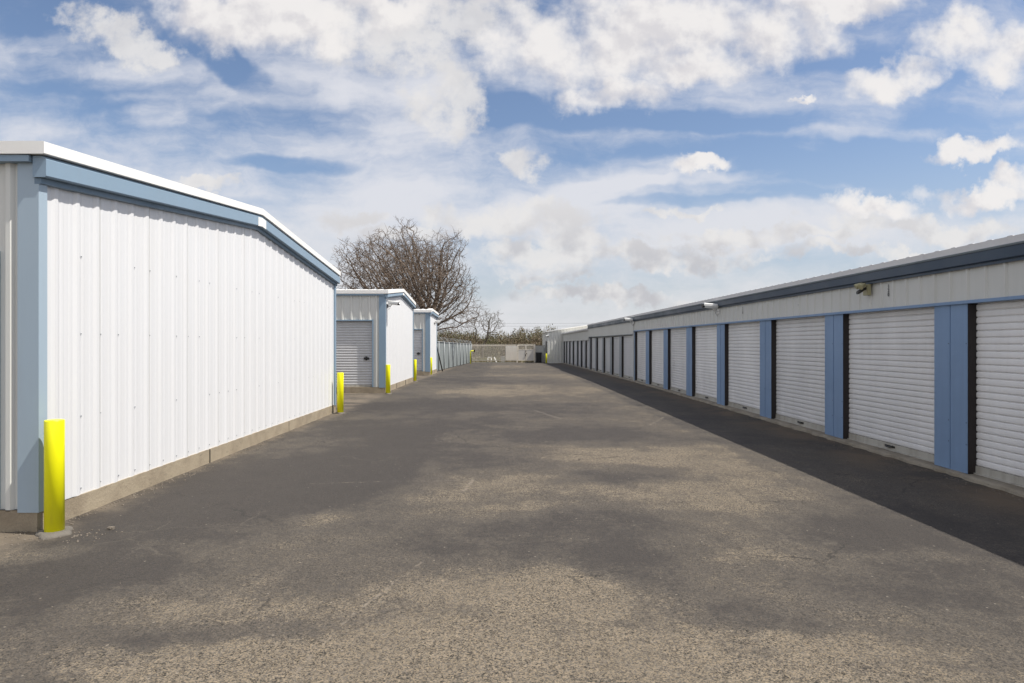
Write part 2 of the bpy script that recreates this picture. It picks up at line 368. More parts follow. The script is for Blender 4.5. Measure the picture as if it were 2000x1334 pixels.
# network of fine cracks
Pc = n.v('ADD', P2, n.v('SCALE', wbf, .22))
for sc_, wd_, k_, cc_ in ((.42, .012, .75, (.028, .025, .022)), (1.15, .009, .28, (.16, .137, .108))):
    ve = n.new('ShaderNodeTexVoronoi', feature='DISTANCE_TO_EDGE'); n.put(ve.inputs['Vector'], n.v('ADD', Pc, (3.3*sc_, 1.7, 0))); ve.inputs['Scale'].default_value = sc_
    base = n.mix(n.m('MULTIPLY', n.ramp(ve.outputs['Distance'], wd_*sc_*.4, wd_*sc_*1.2, 1, 0), n.m('MULTIPLY', n.ramp(n.noise(P2, .6, 5, .65), .50, .62), k_)), base, cc_)
# hairline cracks with pale dust
def seg(a, b2, wd, col, k, jit=.25):
    global base
    A = Vector((*a, 0)); B = Vector((*b2, 0)); D = B-A; L2 = D.dot(D)
    pp = n.v('ADD', P2, n.v('SCALE', wbf, jit))
    ap = n.v('SUBTRACT', pp, tuple(A)); t_ = n.m('DIVIDE', n.v('DOT_PRODUCT', ap, tuple(D), out=1), L2, clamp=True)
    tn = n.new('ShaderNodeVectorMath', operation='SCALE'); tn.inputs[0].default_value = tuple(D); n.put(tn.inputs['Scale'], t_)
    d_ = n.v('LENGTH', n.v('SUBTRACT', ap, tn.outputs[0]), out=1)
    f_ = n.m('MULTIPLY', n.ramp(d_, wd*.4, wd*1.6, 1, 0), n.m('MULTIPLY', n.ramp(n.noise(P2, 14, 4, .7), .42, .60), k))
    base = n.mix(f_, base, col)
pale = (.20, .17, .135); dk = (.03, .028, .026)
seg(G(822, 1098), G(690, 1200), .010, pale, .8, .06); seg(G(690, 1200), G(570, 1320), .010, pale, .7, .06)
seg(G(905, 960), G(925, 935), .02, pale, .8, .05); seg(G(690, 1236), G(820, 1236), .006, pale, .3)
seg(G(600, 945), G(760, 940), .012, pale, .6, .08); seg(G(760, 940), G(930, 938), .012, pale, .5, .08)
seg(G(1415, 940), G(1490, 1000), .012, dk, .8, .12); seg(G(1490, 1000), G(1560, 1030), .010, dk, .6, .12)
seg(G(755, 838), G(1010, 837), .03, dk, .8, .1); seg(G(1010, 837), G(1300, 840), .03, dk, .6, .1)
seg(G(1000, 1090), G(1030, 1140), .010, dk, .6, .1); seg(G(1045, 802), G(1095, 818), .05, pale, .5, .1); seg(G(1270, 830), G(1295, 815), .03, pale, .6, .1)
seg((-3.2, 3.0), (-1.2, 3.6), .008, pale, .5, .1); seg((1.3, 3.9), (3.4, 8.4), .008, dk, .5, .25)
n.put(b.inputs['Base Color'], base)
n.put(b.inputs['Roughness'], n.ramp(wear, 0, 1, .78, .95)); b.inputs['Specular IOR Level'].default_value = .3
bp = n.new('ShaderNodeBump'); bp.inputs['Strength'].default_value = .55; bp.inputs['Distance'].default_value = .006
n.put(bp.inputs['Height'], n.m('ADD', n.m('MULTIPLY', agg, 1.0), n.m('MULTIPLY', n.noise(P2, 30, 4, .6), .9))); n.put(b.inputs['Normal'], bp.outputs[0])
M['asphalt'] = m_

# ------------------------------------------------------------------ ground
def zg(y):
    if y < 28: return 0.0
    return -(min(y, 66)-28)*.0066
def sheet(name, x0, x1, ys, dz_, mt, nx=24, wav=0):
    mb = MB(); xs = [x0+(x1-x0)*i/nx for i in range(nx+1)]
    rows = [[(x, y, zg(y)+dz_+(wav*math.sin(x*.013+1)*math.cos(y*.011) if abs(x) > 60 or y > 130 else 0)) for x in xs] for y in ys]
    for a, b2 in zip(rows[:-1], rows[1:]): mb.strip(a, b2, 0, True)
    return mb.build(name, mt)
g0 = sheet('ground', -900, 900, [-400, -100, -20, 28, 40, 55, 66, 70, 90, 140, 220, 400, 700, 1200], -.03, M['field'], 60, .5); tag(g0, kind='structure')
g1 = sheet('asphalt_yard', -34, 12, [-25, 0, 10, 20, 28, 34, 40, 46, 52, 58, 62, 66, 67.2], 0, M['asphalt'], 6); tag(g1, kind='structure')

# ------------------------------------------------------------------ ribbed sheet helper
def rib_profile(L, pitch=.3048, off=.1, h=.030, minor=True, w1=.045, w2=.020):
    pts = [(0, 0)]; u = off
    while u < L+.2:
        for du, nn in ((-w1, 0), (-w2, h), (w2, h), (w1, 0)): pts.append((u+du, nn))
        if minor:
            for q in (.095, .21):
                for du, nn in ((-.026, 0), (-.012, .003), (.012, .003), (.026, 0)): pts.append((u+q+du, nn))
        u += pitch
    pts = sorted([q for q in pts if 0 <= q[0] <= L]); pts.append((L, 0))
    return pts
def ribbed(mb, o, ud, nd, L, z0, z1, off=.1, pitch=.3048, h=.030, minor=True, mi=0, brk=None, w1=.045, w2=.020):
    """ribs run vertically; z0/z1 are functions of u"""
    pts = rib_profile(L, pitch, off, h, minor, w1, w2)
    if brk is not None: 
        pts.append((brk, 0)); pts.sort()
    a = [(o[0]+ud[0]*u+nd[0]*q, o[1]+ud[1]*u+nd[1]*q, z0(u)) for u, q in pts]
    b2 = [(o[0]+ud[0]*u+nd[0]*q, o[1]+ud[1]*u+nd[1]*q, z1(u)) for u, q in pts]
    mb.strip(a, b2, mi)
def door_curtain(mb, o, ud, nd, L, z0, z1, pitch=.083, amp=.017, mi=0, prof=((0, 0), (.22, .85), (.45, 1), (.72, .85), (.93, 0))):
    """horizontal corrugation rolled sheet"""
    pr = []; z = z0; r = rnd
    while z < z1:
        for q, k in prof:
            zz_ = z+q*pitch
            if zz_ < z1: pr.append((zz_, k*amp))
        z += pitch
    pr.append((z1, 0))
    prev = None; nseg = 5
    cols = []
    for i in range(nseg+1):
        u = L*i/nseg; w_ = .003*math.sin(3.1*i+z1*7+o[1])
        cols.append([(o[0]+ud[0]*u+nd[0]*(q+w_), o[1]+ud[1]*u+nd[1]*(q+w_), z) for z, q in pr])
    for i in range(nseg): mb.strip(cols[i], cols[i+1], mi, False)

# ------------------------------------------------------------------ gabled buildings of the left row
def screws(mb, X, ys, z, mi):
    for y in ys:
        if rnd.random() < .15: continue
        yy = y+rnd.uniform(-.006, .006); q = .0055
        mb.box(X, X+.006, yy-q, yy+q, z-q, z+q, mi)
def left_building(label, X, Y0, Y1, zf, ze, rise, xl, doors, ridge=None, rail=.11, blue_h=.19, screws_on=True, front_gut=.06, doormat='doorgrey', side_trim=.072, front_trim=.15, roff=.1, trim='blue'):
    yr = ridge if ridge is not None else (Y0+Y1)/2
    t = thing('storage_building', (X-4, (Y0+Y1)/2, 0), label, 'building', 'left row of storage buildings')
    def zr(y):        # underside of the white roof edge along the gable
        if y <= yr: return ze+rise*max(0, (y-Y0))/max(yr-Y0, .01)
        return ze+rise-(rise if ridge is None else rise*1.0)*(y-yr)/(Y1-yr)
    ztop_low = lambda y: zr(y)-blue_h-.055
    # foundation
    mb = MB(); gz = -.12
    n_ = 26
    ys = [Y0-.03+(Y1-Y0+.06)*i/n_ for i in range(n_+1)]
    jit = [rnd.uniform(-.006, .006) for _ in ys]
    for i in range(n_):
        a, b2 = ys[i], ys[i+1]
        mb.add([(X+.024+jit[i], a, gz), (X+.024+jit[i+1], b2, gz), (X+.022+jit[i+1], b2, zf), (X+.022+jit[i], a, zf), (X-.5, a, zf), (X-.5, b2, zf)], [(0, 1, 2, 3), (3, 2, 5, 4)])
    mb.box(xl, X+.022+jit[0], Y0-.03, Y0+.5, gz, zf)
    mb.box(xl, X-.6, Y1-.4, Y1+.03, gz, zf)
    # expansion joints
    for k in (.33, .66): mb.box(X+.0, X+.032, Y0+(Y1-Y0)*k-.004, Y0+(Y1-Y0)*k+.004, 0, zf, 1)
    mb.build('foundation', [M['fnd'], M['blackhw']], t)
    # gable wall
    mb = MB(); L = Y1-Y0
    ribbed(mb, (X, Y0), (0, 1), (1, 0), L, lambda u: zf-.015, lambda u: zr(Y0+u)-.02, off=roff, brk=yr-Y0, h=.015, w1=.056, w2=.020)
    # overlap seams every third rib
    k = 0; u = roff
    while u < L:
        if k % 3 == 2: mb.box(X+.002, X+.0075, Y0+u+.047, Y0+u+.0495, zf, ztop_low(Y0+u), 2)
        k += 1; u += .3048
    if screws_on:
        ribs = [Y0+roff+.06+.3048*i for i in range(int(L/.3048))]
        for zz_ in (.95, 1.75, 2.5):
            screws(mb, X+.003, [y for i, y in enumerate(ribs) if i % 3 == 1 or rnd.random() < .25], zz_, 1)
        screws(mb, X+.003, ribs, zf+.06, 1)
    mb.build('gable_wall', [M['white'], M['greypil'], M['shadewhite']], t)
    # inner shell: closes the building
    mb = MB(); s_ = .16
    pl = [(Y0+s_, gz), (Y0+s_, zr(Y0)-.02), (yr, zr(yr)-.04), (Y1-.02, zr(Y1)-.02), (Y1-.02, gz)]
    mb.add([(xl, y, z) for y, z in pl]+[(X-s_, y, z) for y, z in pl], [(0, 1, 2, 3, 4), (9, 8, 7, 6, 5), (0, 5, 6, 1), (1, 6, 7, 2), (2, 7, 8, 3), (3, 8, 9, 4)])
    mb.build('rear_wall', M['white'], t)
    # corner trims
    mb = MB()
    mb.box(X-front_trim, X+.036, Y0-.036, Y0+.004, zf-.02, ze-.02)
    mb.box(X+.004, X+.036, Y0+.004, Y0+side_trim, zf-.02, zr(Y0)-.05)
    mb.build('corner_trim', M[trim], t)
    mb = MB(); mb.box(X+.001, X+.036, Y1-side_trim*1.3, Y1+.02, zf-.02, zr(Y1)-.1); mb.build('corner_trim', M['blue'], t)
    # swept rake pieces
    def sweep(mb, prof, mi=0, y0=Y0-.06, y1=Y1+.06):
        secs = []
        for y in (y0, yr, y1):
            yy = min(max(y, Y0), Y1); secs.append([(X+a, y, zr(yy)+c) for a, c in prof])
        mb.loft(secs, mi, False)
    mb = MB(); sweep(mb, [(-.1, 0), (.125, 0), (.135, .005), (.135, rail-.004), (.12, rail), (-.1, rail)], y0=Y0-.11); mb.build('white_rake_trim', M['roofwhite'], t)
    mb = MB(); sweep(mb, [(0, -.005), (.088, -.005), (.118, -.035), (.118, -blue_h+.012), (.110, -blue_h), (0, -blue_h)]); mb.build('rake_fascia', M['blue'], t)
    mb = MB(); sweep(mb, [(0, -blue_h), (.055, -blue_h), (.055, -blue_h-.05), (.045, -blue_h-.055), (0, -blue_h-.055)], y0=Y0-.037); mb.build('lower_trim', M['blue_dark'], t)
    if ridge is None:
        mb = MB(); d_ = .17
        secs = [[(X+a, y, zr(y)+c) for a, c in ((.05, -.012), (.122, -.045), (.122, -blue_h+.004), (.05, -blue_h+.004))] for y in (yr-d_, yr, yr+d_)]
        mb.loft(secs, 0, False); mb.build('ridge_splice', M['roofwhite'], t)
    # roof
    mb = MB()
    for (ya, yb) in ((Y0-.11, yr), (yr, Y1+.11)):
        za, zb = zr(min(max(ya, Y0), Y1))+rail-.012, zr(min(max(yb, Y0), Y1))+rail-.012
        if ya < Y0: za -= .0
        za -= .035; zb -= .035
        xx = [X-.1+(-.3048)*i*.5 for i in range(int((X-.1-xl)/.1524)+1)]
        a = []; c_ = []
        for i, x in enumerate(xx):
            hh = .03 if i % 2 == 0 else 0
            for s2, hq in ((.03, hh), (-.03, hh)):
                a.append((x+s2, ya, za+hq)); c_.append((x+s2, yb, zb+hq))
        mb.strip(a, c_)
    mb.build('roof', M['roofwhite'], t)
    # front eave
    zE = ze
    mb = MB(); mb.box(xl, X-.1, Y0-.11, Y0+.05, zE, zE+rail-.001); mb.build('eave_edge', M['roofwhite'], t)
    mb = MB(); mb.box(xl, X-.012, Y0-.09, Y0+.01, zE-front_gut, zE-.004); mb.build('eave_gutter', M['blue'], t)
    # front wall pieces between doors
    xs = X-front_trim
    for (xr, wd, zt) in doors:
        if xs-xr > .02:
            mb = MB(); ribbed(mb, (xs, Y0), (-1, 0), (0, -1), xs-xr, lambda u: zf-.01, lambda u: zE-.03, off=.09); mb.build('front_wall', M['white_front'], t)
        mb = MB(); ribbed(mb, (xr, Y0), (-1, 0), (0, -1), wd, lambda u: zt, lambda u: zE-.03, off=.12); mb.build('header_panel', M['white_front'], t)
        fr = MB(); fr.box(xr-.02, xr+.02, Y0-.034, Y0+.15, zf, zt+.02); fr.box(xr-wd-.02, xr-wd+.02, Y0-.034, Y0+.15, zf, zt+.02); fr.box(xr-wd+.02, xr-.02, Y0-.033, Y0+.15, zt-.03, zt+.01)
        fr.build('door_frame', M['blue'], t)
        d_ = MB(); door_curtain(d_, (xr-.021, Y0+.095), (-1, 0), (0, -1), wd-.042, zf+.06, zt-.031, .088, .018)
        do = d_.build('roller_door', M[doormat], t)
        bb = MB(); bb.box(xr-wd+.022, xr-.022, Y0+.065, Y0+.10, zf+.002, zf+.06); bb.build('bottom_bar', M['bar'], do)
        hb = MB(); hb.box(xr-.32, xr-.14, Y0+.045, Y0+.08, zf+.93, zf+1.0); hb.box(xr-.26, xr-.20, Y0+.03, Y0+.046, zf+.90, zf+1.03); hb.build('latch', M['blackhw'], do)
        xs = xr-wd
    mb = MB(); ribbed(mb, (xs, Y0), (-1, 0), (0, -1), xs-xl, lambda u: zf-.01, lambda u: zE-.03, off=.09); mb.build('front_wall', M['white_front'], t)
    return t
left_building('nearest and largest white metal storage building, at the left edge', -4.13, 5.74, 15.72, .19, 3.30, .475, -13.2, [(-4.475, 2.6, 2.45), (-7.7, 2.6, 2.45)], roff=.22, trim='bluepale')
left_building('middle white storage building with a grey roller door, behind the second yellow bollard', -4.07, 21.95, 28.6, .20, 3.345, .325, -13.2, [(-4.47, 2.5, 2.46), (-7.6, 2.5, 2.46)], rail=.125, blue_h=.12, front_trim=.19, screws_on=False)
left_building('farthest and narrowest white storage building on the left, next to the chain link fence', -4.12, 35.3, 38.9, .17, 3.37, .10, -13.2, [(-4.50, 2.3, 2.46), (-7.6, 2.3, 2.46)], ridge=35.7, rail=.13, blue_h=.14, front_trim=.22, screws_on=False, side_trim=.12)
# ------------------------------------------------------------------ long building on the right
XR = 5.70
def lift(p): return (p[0], p[1], p[2]+(max(p[2], 0)/2.8)*.0035*(p[1]-7))
t = thing('storage_building', (XR+3, 20, 0), 'long storage building on the right with roller doors between blue pillars', 'building')
Ystart, Yseam, Yend = -6.96, 28.75, 44.4
ZB = 2.165
def slab(parent, ya, yb, lip=.10, top=.05):
    mb = MB(); y = ya; prev = None
    while y < yb+.01:
        j = rnd.uniform(-.03, .03); jz = rnd.uniform(-.008, .006); zz_ = zg(y)
        cur = [(XR-lip-.02+j, y, zz_-.06), (XR-lip+j, y, zz_+top-.02+jz), (XR-lip+.025+j*.5, y, zz_+top+jz), (XR+.25, y, zz_+top)]
        if prev: mb.strip(prev, cur)
        prev = cur; y += .14 if y < 25 else .5
    return mb.build('slab', M['slab'], parent)
slab(t, Ystart, Yend)
# header
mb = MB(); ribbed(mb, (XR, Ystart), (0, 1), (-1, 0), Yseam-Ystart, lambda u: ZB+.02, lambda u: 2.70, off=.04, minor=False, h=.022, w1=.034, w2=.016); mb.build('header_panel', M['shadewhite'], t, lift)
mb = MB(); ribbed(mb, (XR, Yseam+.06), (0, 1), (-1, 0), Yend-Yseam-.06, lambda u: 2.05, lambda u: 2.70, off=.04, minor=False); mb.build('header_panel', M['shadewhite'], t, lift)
mb = MB(); mb.box(XR-.036, XR+.13, Ystart, Yseam, ZB-.018, ZB+.02); mb.build('header_trim', M['bluepil'], t, lift)
mb = MB(); mb.box(XR-.036, XR+.13, Yseam+.06, Yend, 2.02, 2.05); mb.build('header_trim', M['greypil'], t, lift)
# fascia and roof edge
def prism(mb, prof, ya, yb, nseg=20, mi=0, cap=True):
    mb.loft([[(x, ya+(yb-ya)*i/nseg, z) for x, z in prof] for i in range(nseg+1)], mi, False, cap)
mb = MB(); prism(mb, [(XR-.02, 2.745), (XR-.085, 2.745), (XR-.085, 2.62), (XR-.07, 2.607), (XR-.02, 2.607)], Ystart, Yend); mb.build('fascia', M['navy'], t, lift)
mb = MB(); prism(mb, [(XR+.02, 2.76), (XR-.075, 2.768), (XR-.115, 2.765), (XR-.1, 2.745), (XR+.02, 2.745)], Ystart, Yend); mb.build('drip_edge', M['rim'], t, lift)
mb = MB(); prism(mb, [(XR-.02, 2.607), (XR-.05, 2.607), (XR-.05, 2.572), (XR-.02, 2.572)], Ystart, Yend); mb.build('lower_trim', M['navy'], t, lift)
mb = MB(); y = Ystart; a = []; b2 = []; c3 = []; d3 = []
while y < Yend:      # roof-edge closure with a rib end every foot
    for dy_, hh in ((0, 2.845), (.10, 2.845), (.125, 2.853), (.18, 2.853), (.205, 2.845)):
        a.append((XR-.095, y+dy_, 2.768)); b2.append((XR-.105, y+dy_, hh)); c3.append((XR+.3, y+dy_, hh+.012)); d3.append((XR+6.2, y+dy_, hh+.40))
    y += .3048
mb.strip(a, b2); mb.strip(b2, c3); mb.strip(c3, d3)
mb.strip([(XR+6.2, q[1], q[2]) for q in d3], [(XR+12, q[1], q[2]-.4) for q in d3])
mb.build('roof', M['band'], t, lift)
mb = MB(); mb.box(XR+.25, XR+11.8, Ystart+.01, Yend-.02, -.4, 2.70); mb.build('rear_wall', M['shadewhite'], t)
# pillars, jambs, doors
PW = .62; JY0 = 8.02; PER = 2.962
def pillar(parent, yn, yf, zt, mt, seam=True):
    zb = zg(yn)+.05
    mb = MB(); g = .006; mid = (yn+yf)/2
    mb.box(XR, XR+.02, yn, mid-g, zb, zt); mb.box(XR, XR+.02, mid+g, yf, zb, zt); mb.box(XR+.006, XR+.02, mid-g, mid+g, zb, zt)
    mb.box(XR-.003, XR, mid+g, mid+g+.012, zb, zt)
    for zz_ in (.35, .62, 1.6):
        for yy in (mid+.03, yn+.02): mb.box(XR-.004, XR, yy-.005, yy+.005, zb+zz_, zb+zz_+.01, 1)
    o = mb.build('pillar', [mt, M['blackhw']], parent)
    jb = MB(); jb.box(XR+.004, XR+.14, yn-.006, yn-.0005, zb, zt); jb.box(XR+.004, XR+.14, yf+.0005, yf+.006, zb, zt)
    jb.build('door_jamb', M['jamb'], o)
    return o
def rdoor(parent, ya, yb, zt, mt, hw=True, k=0):
    zb = zg((ya+yb)/2)+.052
    d_ = MB(); door_curtain(d_, (XR+.122, ya), (0, 1), (-1, 0), yb-ya, zb+.10, zt, .083, .020, prof=((0, 0), (.10, .7), (.20, .92), (.5, 1), (.82, .9), (.93, .5)))
    o = d_.build('roller_door', M[mt], parent)
    bb = MB(); bb.box(XR+.095, XR+.13, ya, yb, zb+.012, zb+.10); bb.box(XR+.07, XR+.13, ya, yb, zb, zb+.012); bb.build('bottom_bar', M['bar'], o)
    if hw:
        mid = (ya+yb)/2-.02; hb = MB()
        hb.tube([(XR+.08, mid-.09, zb+.075), (XR+.06, mid-.05, zb+.055), (XR+.06, mid+.05, zb+.055), (XR+.08, mid+.09, zb+.075)], .011, 8)
        hb.box(XR+.082, XR+.096, mid-.12, mid+.12, zb+.045, zb+.075)
        hb.build('handle', M['blackhw'], o)
    return o
for k in range(-5, 8):
    yn = JY0+PER*k; yf = min(yn+PW, Yseam) if k == 7 else yn+PW
    if k == 7: yn = 28.62
    pillar(t, yn, yf, ZB+.0, M['bluepil'])
    if k > -5:
        rdoor(t, JY0+PER*(k-1)+PW+.006, (JY0+PER*k if k < 7 else 28.62)-.006, ZB+.03, 'door')
# white downpipe-like corner post at the seam
mb = MB(); mb.box(XR-.045, XR+.02, Yseam, Yseam+.06, -.02, 2.66); mb.build('corner_trim', M['shadewhite'], t)
J2 = [31.9, 34.85, 37.8, 40.75, 43.65]
prev = Yseam+.06
for j in J2:
    rdoor(t, prev+(.0 if prev < 29 else PW)+.006, j-.006, 2.04, 'doorgrey', hw=True)
    pillar(t, j, min(j+PW, Yend), 2.03, M['greypil']); prev = j
# unit numbers over the doors, one digit under the other
def digits(txt, yc, zt, parent):
    cu = bpy.data.curves.new('txt', 'FONT'); cu.body = '\n'.join(txt); cu.size = .078; cu.align_x = 'CENTER'; cu.space_line = .78; cu.extrude = .001; cu.offset = .0012
    tmp = bpy.data.objects.new('txt', cu); COL.objects.link(tmp)
    dg = bpy.context.evaluated_depsgraph_get(); dg.update()
    me = bpy.data.meshes.new_from_object(tmp.evaluated_get(dg)); bpy.data.objects.remove(tmp)
    me.materials.clear(); me.materials.append(M['black'])
    o = bpy.data.objects.new('unit_number', me); COL.objects.link(o); o.parent = parent
    L = parent_loc(parent); o.location = (XR-.010-L.x, yc-L.y, zt-L.z); o.rotation_euler = (math.radians(90), 0, math.radians(-90))
    return o
for k, s_ in ((1, '120'), (2, '119'), (3, '118')):
    yc = JY0+PER*(k-.5)+.22+(-.06)
    digits(s_, yc, 2.475+.0035*.85*(yc-7), t)

# lower continuation of the row
t3 = thing('storage_building', (XR+3, 54, 0), 'lower grey storage building continuing the right row, before the far shed', 'building')
Y3, Y4 = 44.45, 63.9
slab(t3, Y3, Y4)
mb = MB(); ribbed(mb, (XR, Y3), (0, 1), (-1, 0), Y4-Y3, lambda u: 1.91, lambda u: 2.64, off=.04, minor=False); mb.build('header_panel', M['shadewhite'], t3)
mb = MB(); prism(mb, [(XR, 2.72), (XR-.12, 2.72), (XR-.14, 2.68), (XR-.10, 2.59), (XR, 2.59)], Y3, Y4, 2); mb.build('gutter', M['band'], t3)
mb = MB(); mb.add([(XR-.1, Y3, 2.73), (XR-.1, Y4, 2.73), (XR+4, Y4, 2.88), (XR+4, Y3, 2.88)], [(0, 1, 2, 3)]); mb.box(XR-.02, XR+4, Y3, Y4, 2.64, 2.715); mb.build('roof', M['roofwhite'], t3)
mb = MB(); mb.box(XR+.25, XR+4, Y3+.01, Y4, -.5, 2.63); mb.build('rear_wall', M['shadewhite'], t3)
J3 = [46.3, 49.0, 51.6, 54.9, 58.0, 60.9, 63.3]; prev = Y3
for j in J3:
    rdoor(t3, prev+(.02 if prev == Y3 else .55), j-.006, 1.90, 'doorgrey', hw=False); pillar(t3, j, min(j+.55, Y4), 1.905, M['greypil']); prev = j

# far shed with sloping white roof
XS = 4.13; YS = 64.0
t4 = thing('storage_building', (XS+3, YS+4, zg(65)), 'far white shed at the right end of the drive, beside the gate', 'building')
zs = lambda x: 2.84+.15*(x-XS)
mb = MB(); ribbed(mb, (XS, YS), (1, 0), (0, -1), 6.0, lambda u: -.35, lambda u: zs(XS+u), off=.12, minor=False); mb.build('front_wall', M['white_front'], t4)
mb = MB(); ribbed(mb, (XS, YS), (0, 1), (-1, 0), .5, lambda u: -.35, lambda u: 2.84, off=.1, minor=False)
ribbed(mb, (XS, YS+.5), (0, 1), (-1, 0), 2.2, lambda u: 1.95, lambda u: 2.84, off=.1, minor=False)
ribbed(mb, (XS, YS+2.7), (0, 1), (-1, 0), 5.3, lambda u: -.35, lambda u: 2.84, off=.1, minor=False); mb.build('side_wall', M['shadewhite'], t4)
mb = MB(); mb.box(XS+.12, XS+.14, YS+.5, YS+2.7, -.3, 1.95); mb.build('door_opening', M['darkint'], t4)
mb = MB(); pl = [(XS+.15, -.4), (XS+.15, zs(XS+.15)-.02), (XS+6, zs(XS+6)-.02), (XS+6, -.4)]
mb.add([(x, YS+.05, z) for x, z in pl]+[(x, YS+8, z) for x, z in pl], [(0, 1, 2, 3), (7, 6, 5, 4), (0, 4, 5, 1), (2, 6, 7, 3)]); mb.build('rear_wall', M['shadewhite'], t4)
mb = MB(); mb.add([(XS-.15, YS-.15, zs(XS-.15)+.01), (XS+6.2, YS-.15, zs(XS+6.2)+.01), (XS+6.2, YS+8.1, zs(XS+6.2)+.01), (XS-.15, YS+8.1, zs(XS-.15)+.01),
    (XS-.15, YS-.15, zs(XS-.15)+.10), (XS+6.2, YS-.15, zs(XS+6.2)+.10), (XS+6.2, YS+8.1, zs(XS+6.2)+.10), (XS-.15, YS+8.1, zs(XS-.15)+.10)],
    [(0, 3, 2, 1), (4, 5, 6, 7), (0, 1, 5, 4), (1, 2, 6, 5), (2, 3, 7, 6), (3, 0, 4, 7)]); mb.build('roof', M['roofwhite'], t4)
mb = MB(); mb.box(XS-.17, XS-.05, YS+3.0, YS+3.3, .9, 1.3); mb.box(XS-.05, XS-.03, YS+3.05, YS+3.25, .95, 1.25); tag(mb.build('electrical_box', M['steel']), 'small grey electrical box on the side wall of the far shed', 'electrical box')

# ------------------------------------------------------------------ bollards
def lumpy_ring(mb, c, r, h, n=26, seed=1, ex=(1, 1)):
    q = random.Random(seed); rings = []
    ph = [q.uniform(0, 6) for _ in range(4)]
    rad = [r*(1+.16*math.sin(2*a_+ph[0])+.09*math.sin(5*a_+ph[1])+q.uniform(-.05, .05)) for a_ in [2*math.pi*i/n for i in range(n)]]
    for k, (rk, zk) in enumerate(((1.08, -.02), (1.0, h*.55), (.86, h), (.4, h*1.15))):
        rings.append([(c[0]+ex[0]*rad[i]*rk*math.cos(2*math.pi*i/n), c[1]+ex[1]*rad[i]*rk*math.sin(2*math.pi*i/n), c[2]+zk+(q.uniform(-.008, .008) if 0 < k < 3 else 0)) for i in range(n)])
    mb.loft(rings, 0, True)
def bollard(x, y, label, foot=.16, h=1.0, r=.076, proto=None):
    if proto:
        o = copy_tree(proto); o.location = (x, y, zg(y)); o['label'] = label; return o
    o = thing('bollard', (x, y, zg(y)), label, 'bollard', 'yellow bollards along the drive')
    mb = MB(); mb.cyl((x, y, 0), [(r, -.05), (r, h-.008), (r*.97, h-.001), (r*.90, h)], 36); s_ = mb.build('sleeve', M['yellow'], o)
    mb = MB(); lumpy_ring(mb, (x, y, 0), foot, .028, seed=int(x*100)); mb.build('concrete_footing', M['footing'], o)
    return o
bn = bollard(-3.925, 5.66, 'tall yellow bollard in cracked concrete at the corner of the nearest left building', .15, .99)
b2_ = bollard(-3.92, 15.45, 'yellow bollard at the far corner of the large left building', .12, .97)
bollard(-3.88, 21.5, 'yellow bollard at the near corner of the middle left building', proto=b2_)
bollard(-4.0, 28.75, 'yellow bollard at the far corner of the middle left building', proto=b2_)
bollard(-4.08, 35.6, 'yellow bollard at the corner of the farthest left building', proto=b2_)
bollard(4.0, 63.5, 'yellow bollard at the corner of the far shed on the right', proto=b2_)
# keypad post
t = thing('keypad_post', (-3.32, 62, zg(62)), 'yellow gooseneck post with a black keypad, left of the gate', 'keypad post')
z0 = zg(62); mb = MB(); mb.tube([(-3.32, 62, z0-.02), (-3.32, 62, z0+1.14), (-3.29, 62, z0+1.2), (-3.22, 62, z0+1.22), (-2.98, 62, z0+1.22)], .055, 10); mb.build('post', M['yellow'], t)
mb = MB(); mb.box(-2.98, -2.86, 61.88, 62.12, z0+1.12, z0+1.34); mb.box(-2.97, -2.87, 61.86, 61.88, z0+1.14, z0+1.32); mb.build('keypad', M['black'], t)

# ------------------------------------------------------------------ wall cameras and floodlight
def bullet(loc, nx, label, L=.36, flip=False, lens=True, tilt=-.08):
    """camera on an arm; nx = +1 when it sticks out towards +X"""
    o = thing('security_camera', loc, label, 'security camera', 'white security cameras on the walls')
    x, y, z = loc
    mb = MB(); mb.box(min(x, x+nx*.03), max(x, x+nx*.03), y-.05, y+.05, z-.17, z-.05)
    mb.tube([(x+nx*.02, y, z-.11), (x+nx*.10, y, z-.115), (x+nx*.15, y, z-.06), (x+nx*.16, y, z-.03)], .016, 8); mb.build('bracket', M['blackhw'] if lens else M['camwhite'], o)
    a = Vector((x+nx*.04, y, z)); b_ = Vector((x+nx*L, y-.03, z+tilt))
    d = (b_-a).normalized(); s_ = Vector((0, 1, 0)); u = s_.cross(d).normalized()
    if u.z < 0: u = -u
    rings = []
    for k, sc_ in ((0, .85), (.05, 1), (.95, 1), (1, .96)):
        c_ = a.lerp(b_, k); rings.append([c_+s_*.062*sc_*math.cos(q)+u*.056*sc_*math.sin(q) for q in [2*math.pi*i/14 for i in range(14)]])
    mb = MB(); mb.loft(rings); body = mb.build('body', M['camwhite'], o)
    mb = MB(); c0 = a-d*.01+u*.061; c1_ = b_+d*.03+u*.061; pr = []
    for c_ in (c0, c1_): pr.append([c_+s_*.078-u*.055, c_+s_*.078, c_+s_*.05+u*.018, c_-s_*.05+u*.018, c_-s_*.078, c_-s_*.078-u*.055, c_-s_*.072-u*.055, c_-s_*.072-u*.004, c_+s_*.072-u*.004, c_+s_*.072-u*.055])
    mb.loft(pr, 0, False); mb.build('sun_shield', M['camwhite'], o)
    mb = MB(); c_ = b_+d*.002; mb.loft([[c_+d*q2+s_*.060*math.cos(q)+u*.054*math.sin(q) for q in [2*math.pi*i/14 for i in range(14)]] for q2 in (0, .06)]); mb.build('lens', M['lens'], body)
    mb = MB(); mb.tube([(x+nx*.07, y, z-.04), (x+nx*.09, y+.01, z-.16), (x+nx*.04, y+.02, z-.24), (x+nx*.01, y+.03, z-.17)], .006, 5); mb.build('cable', M['black'], o)
    return o
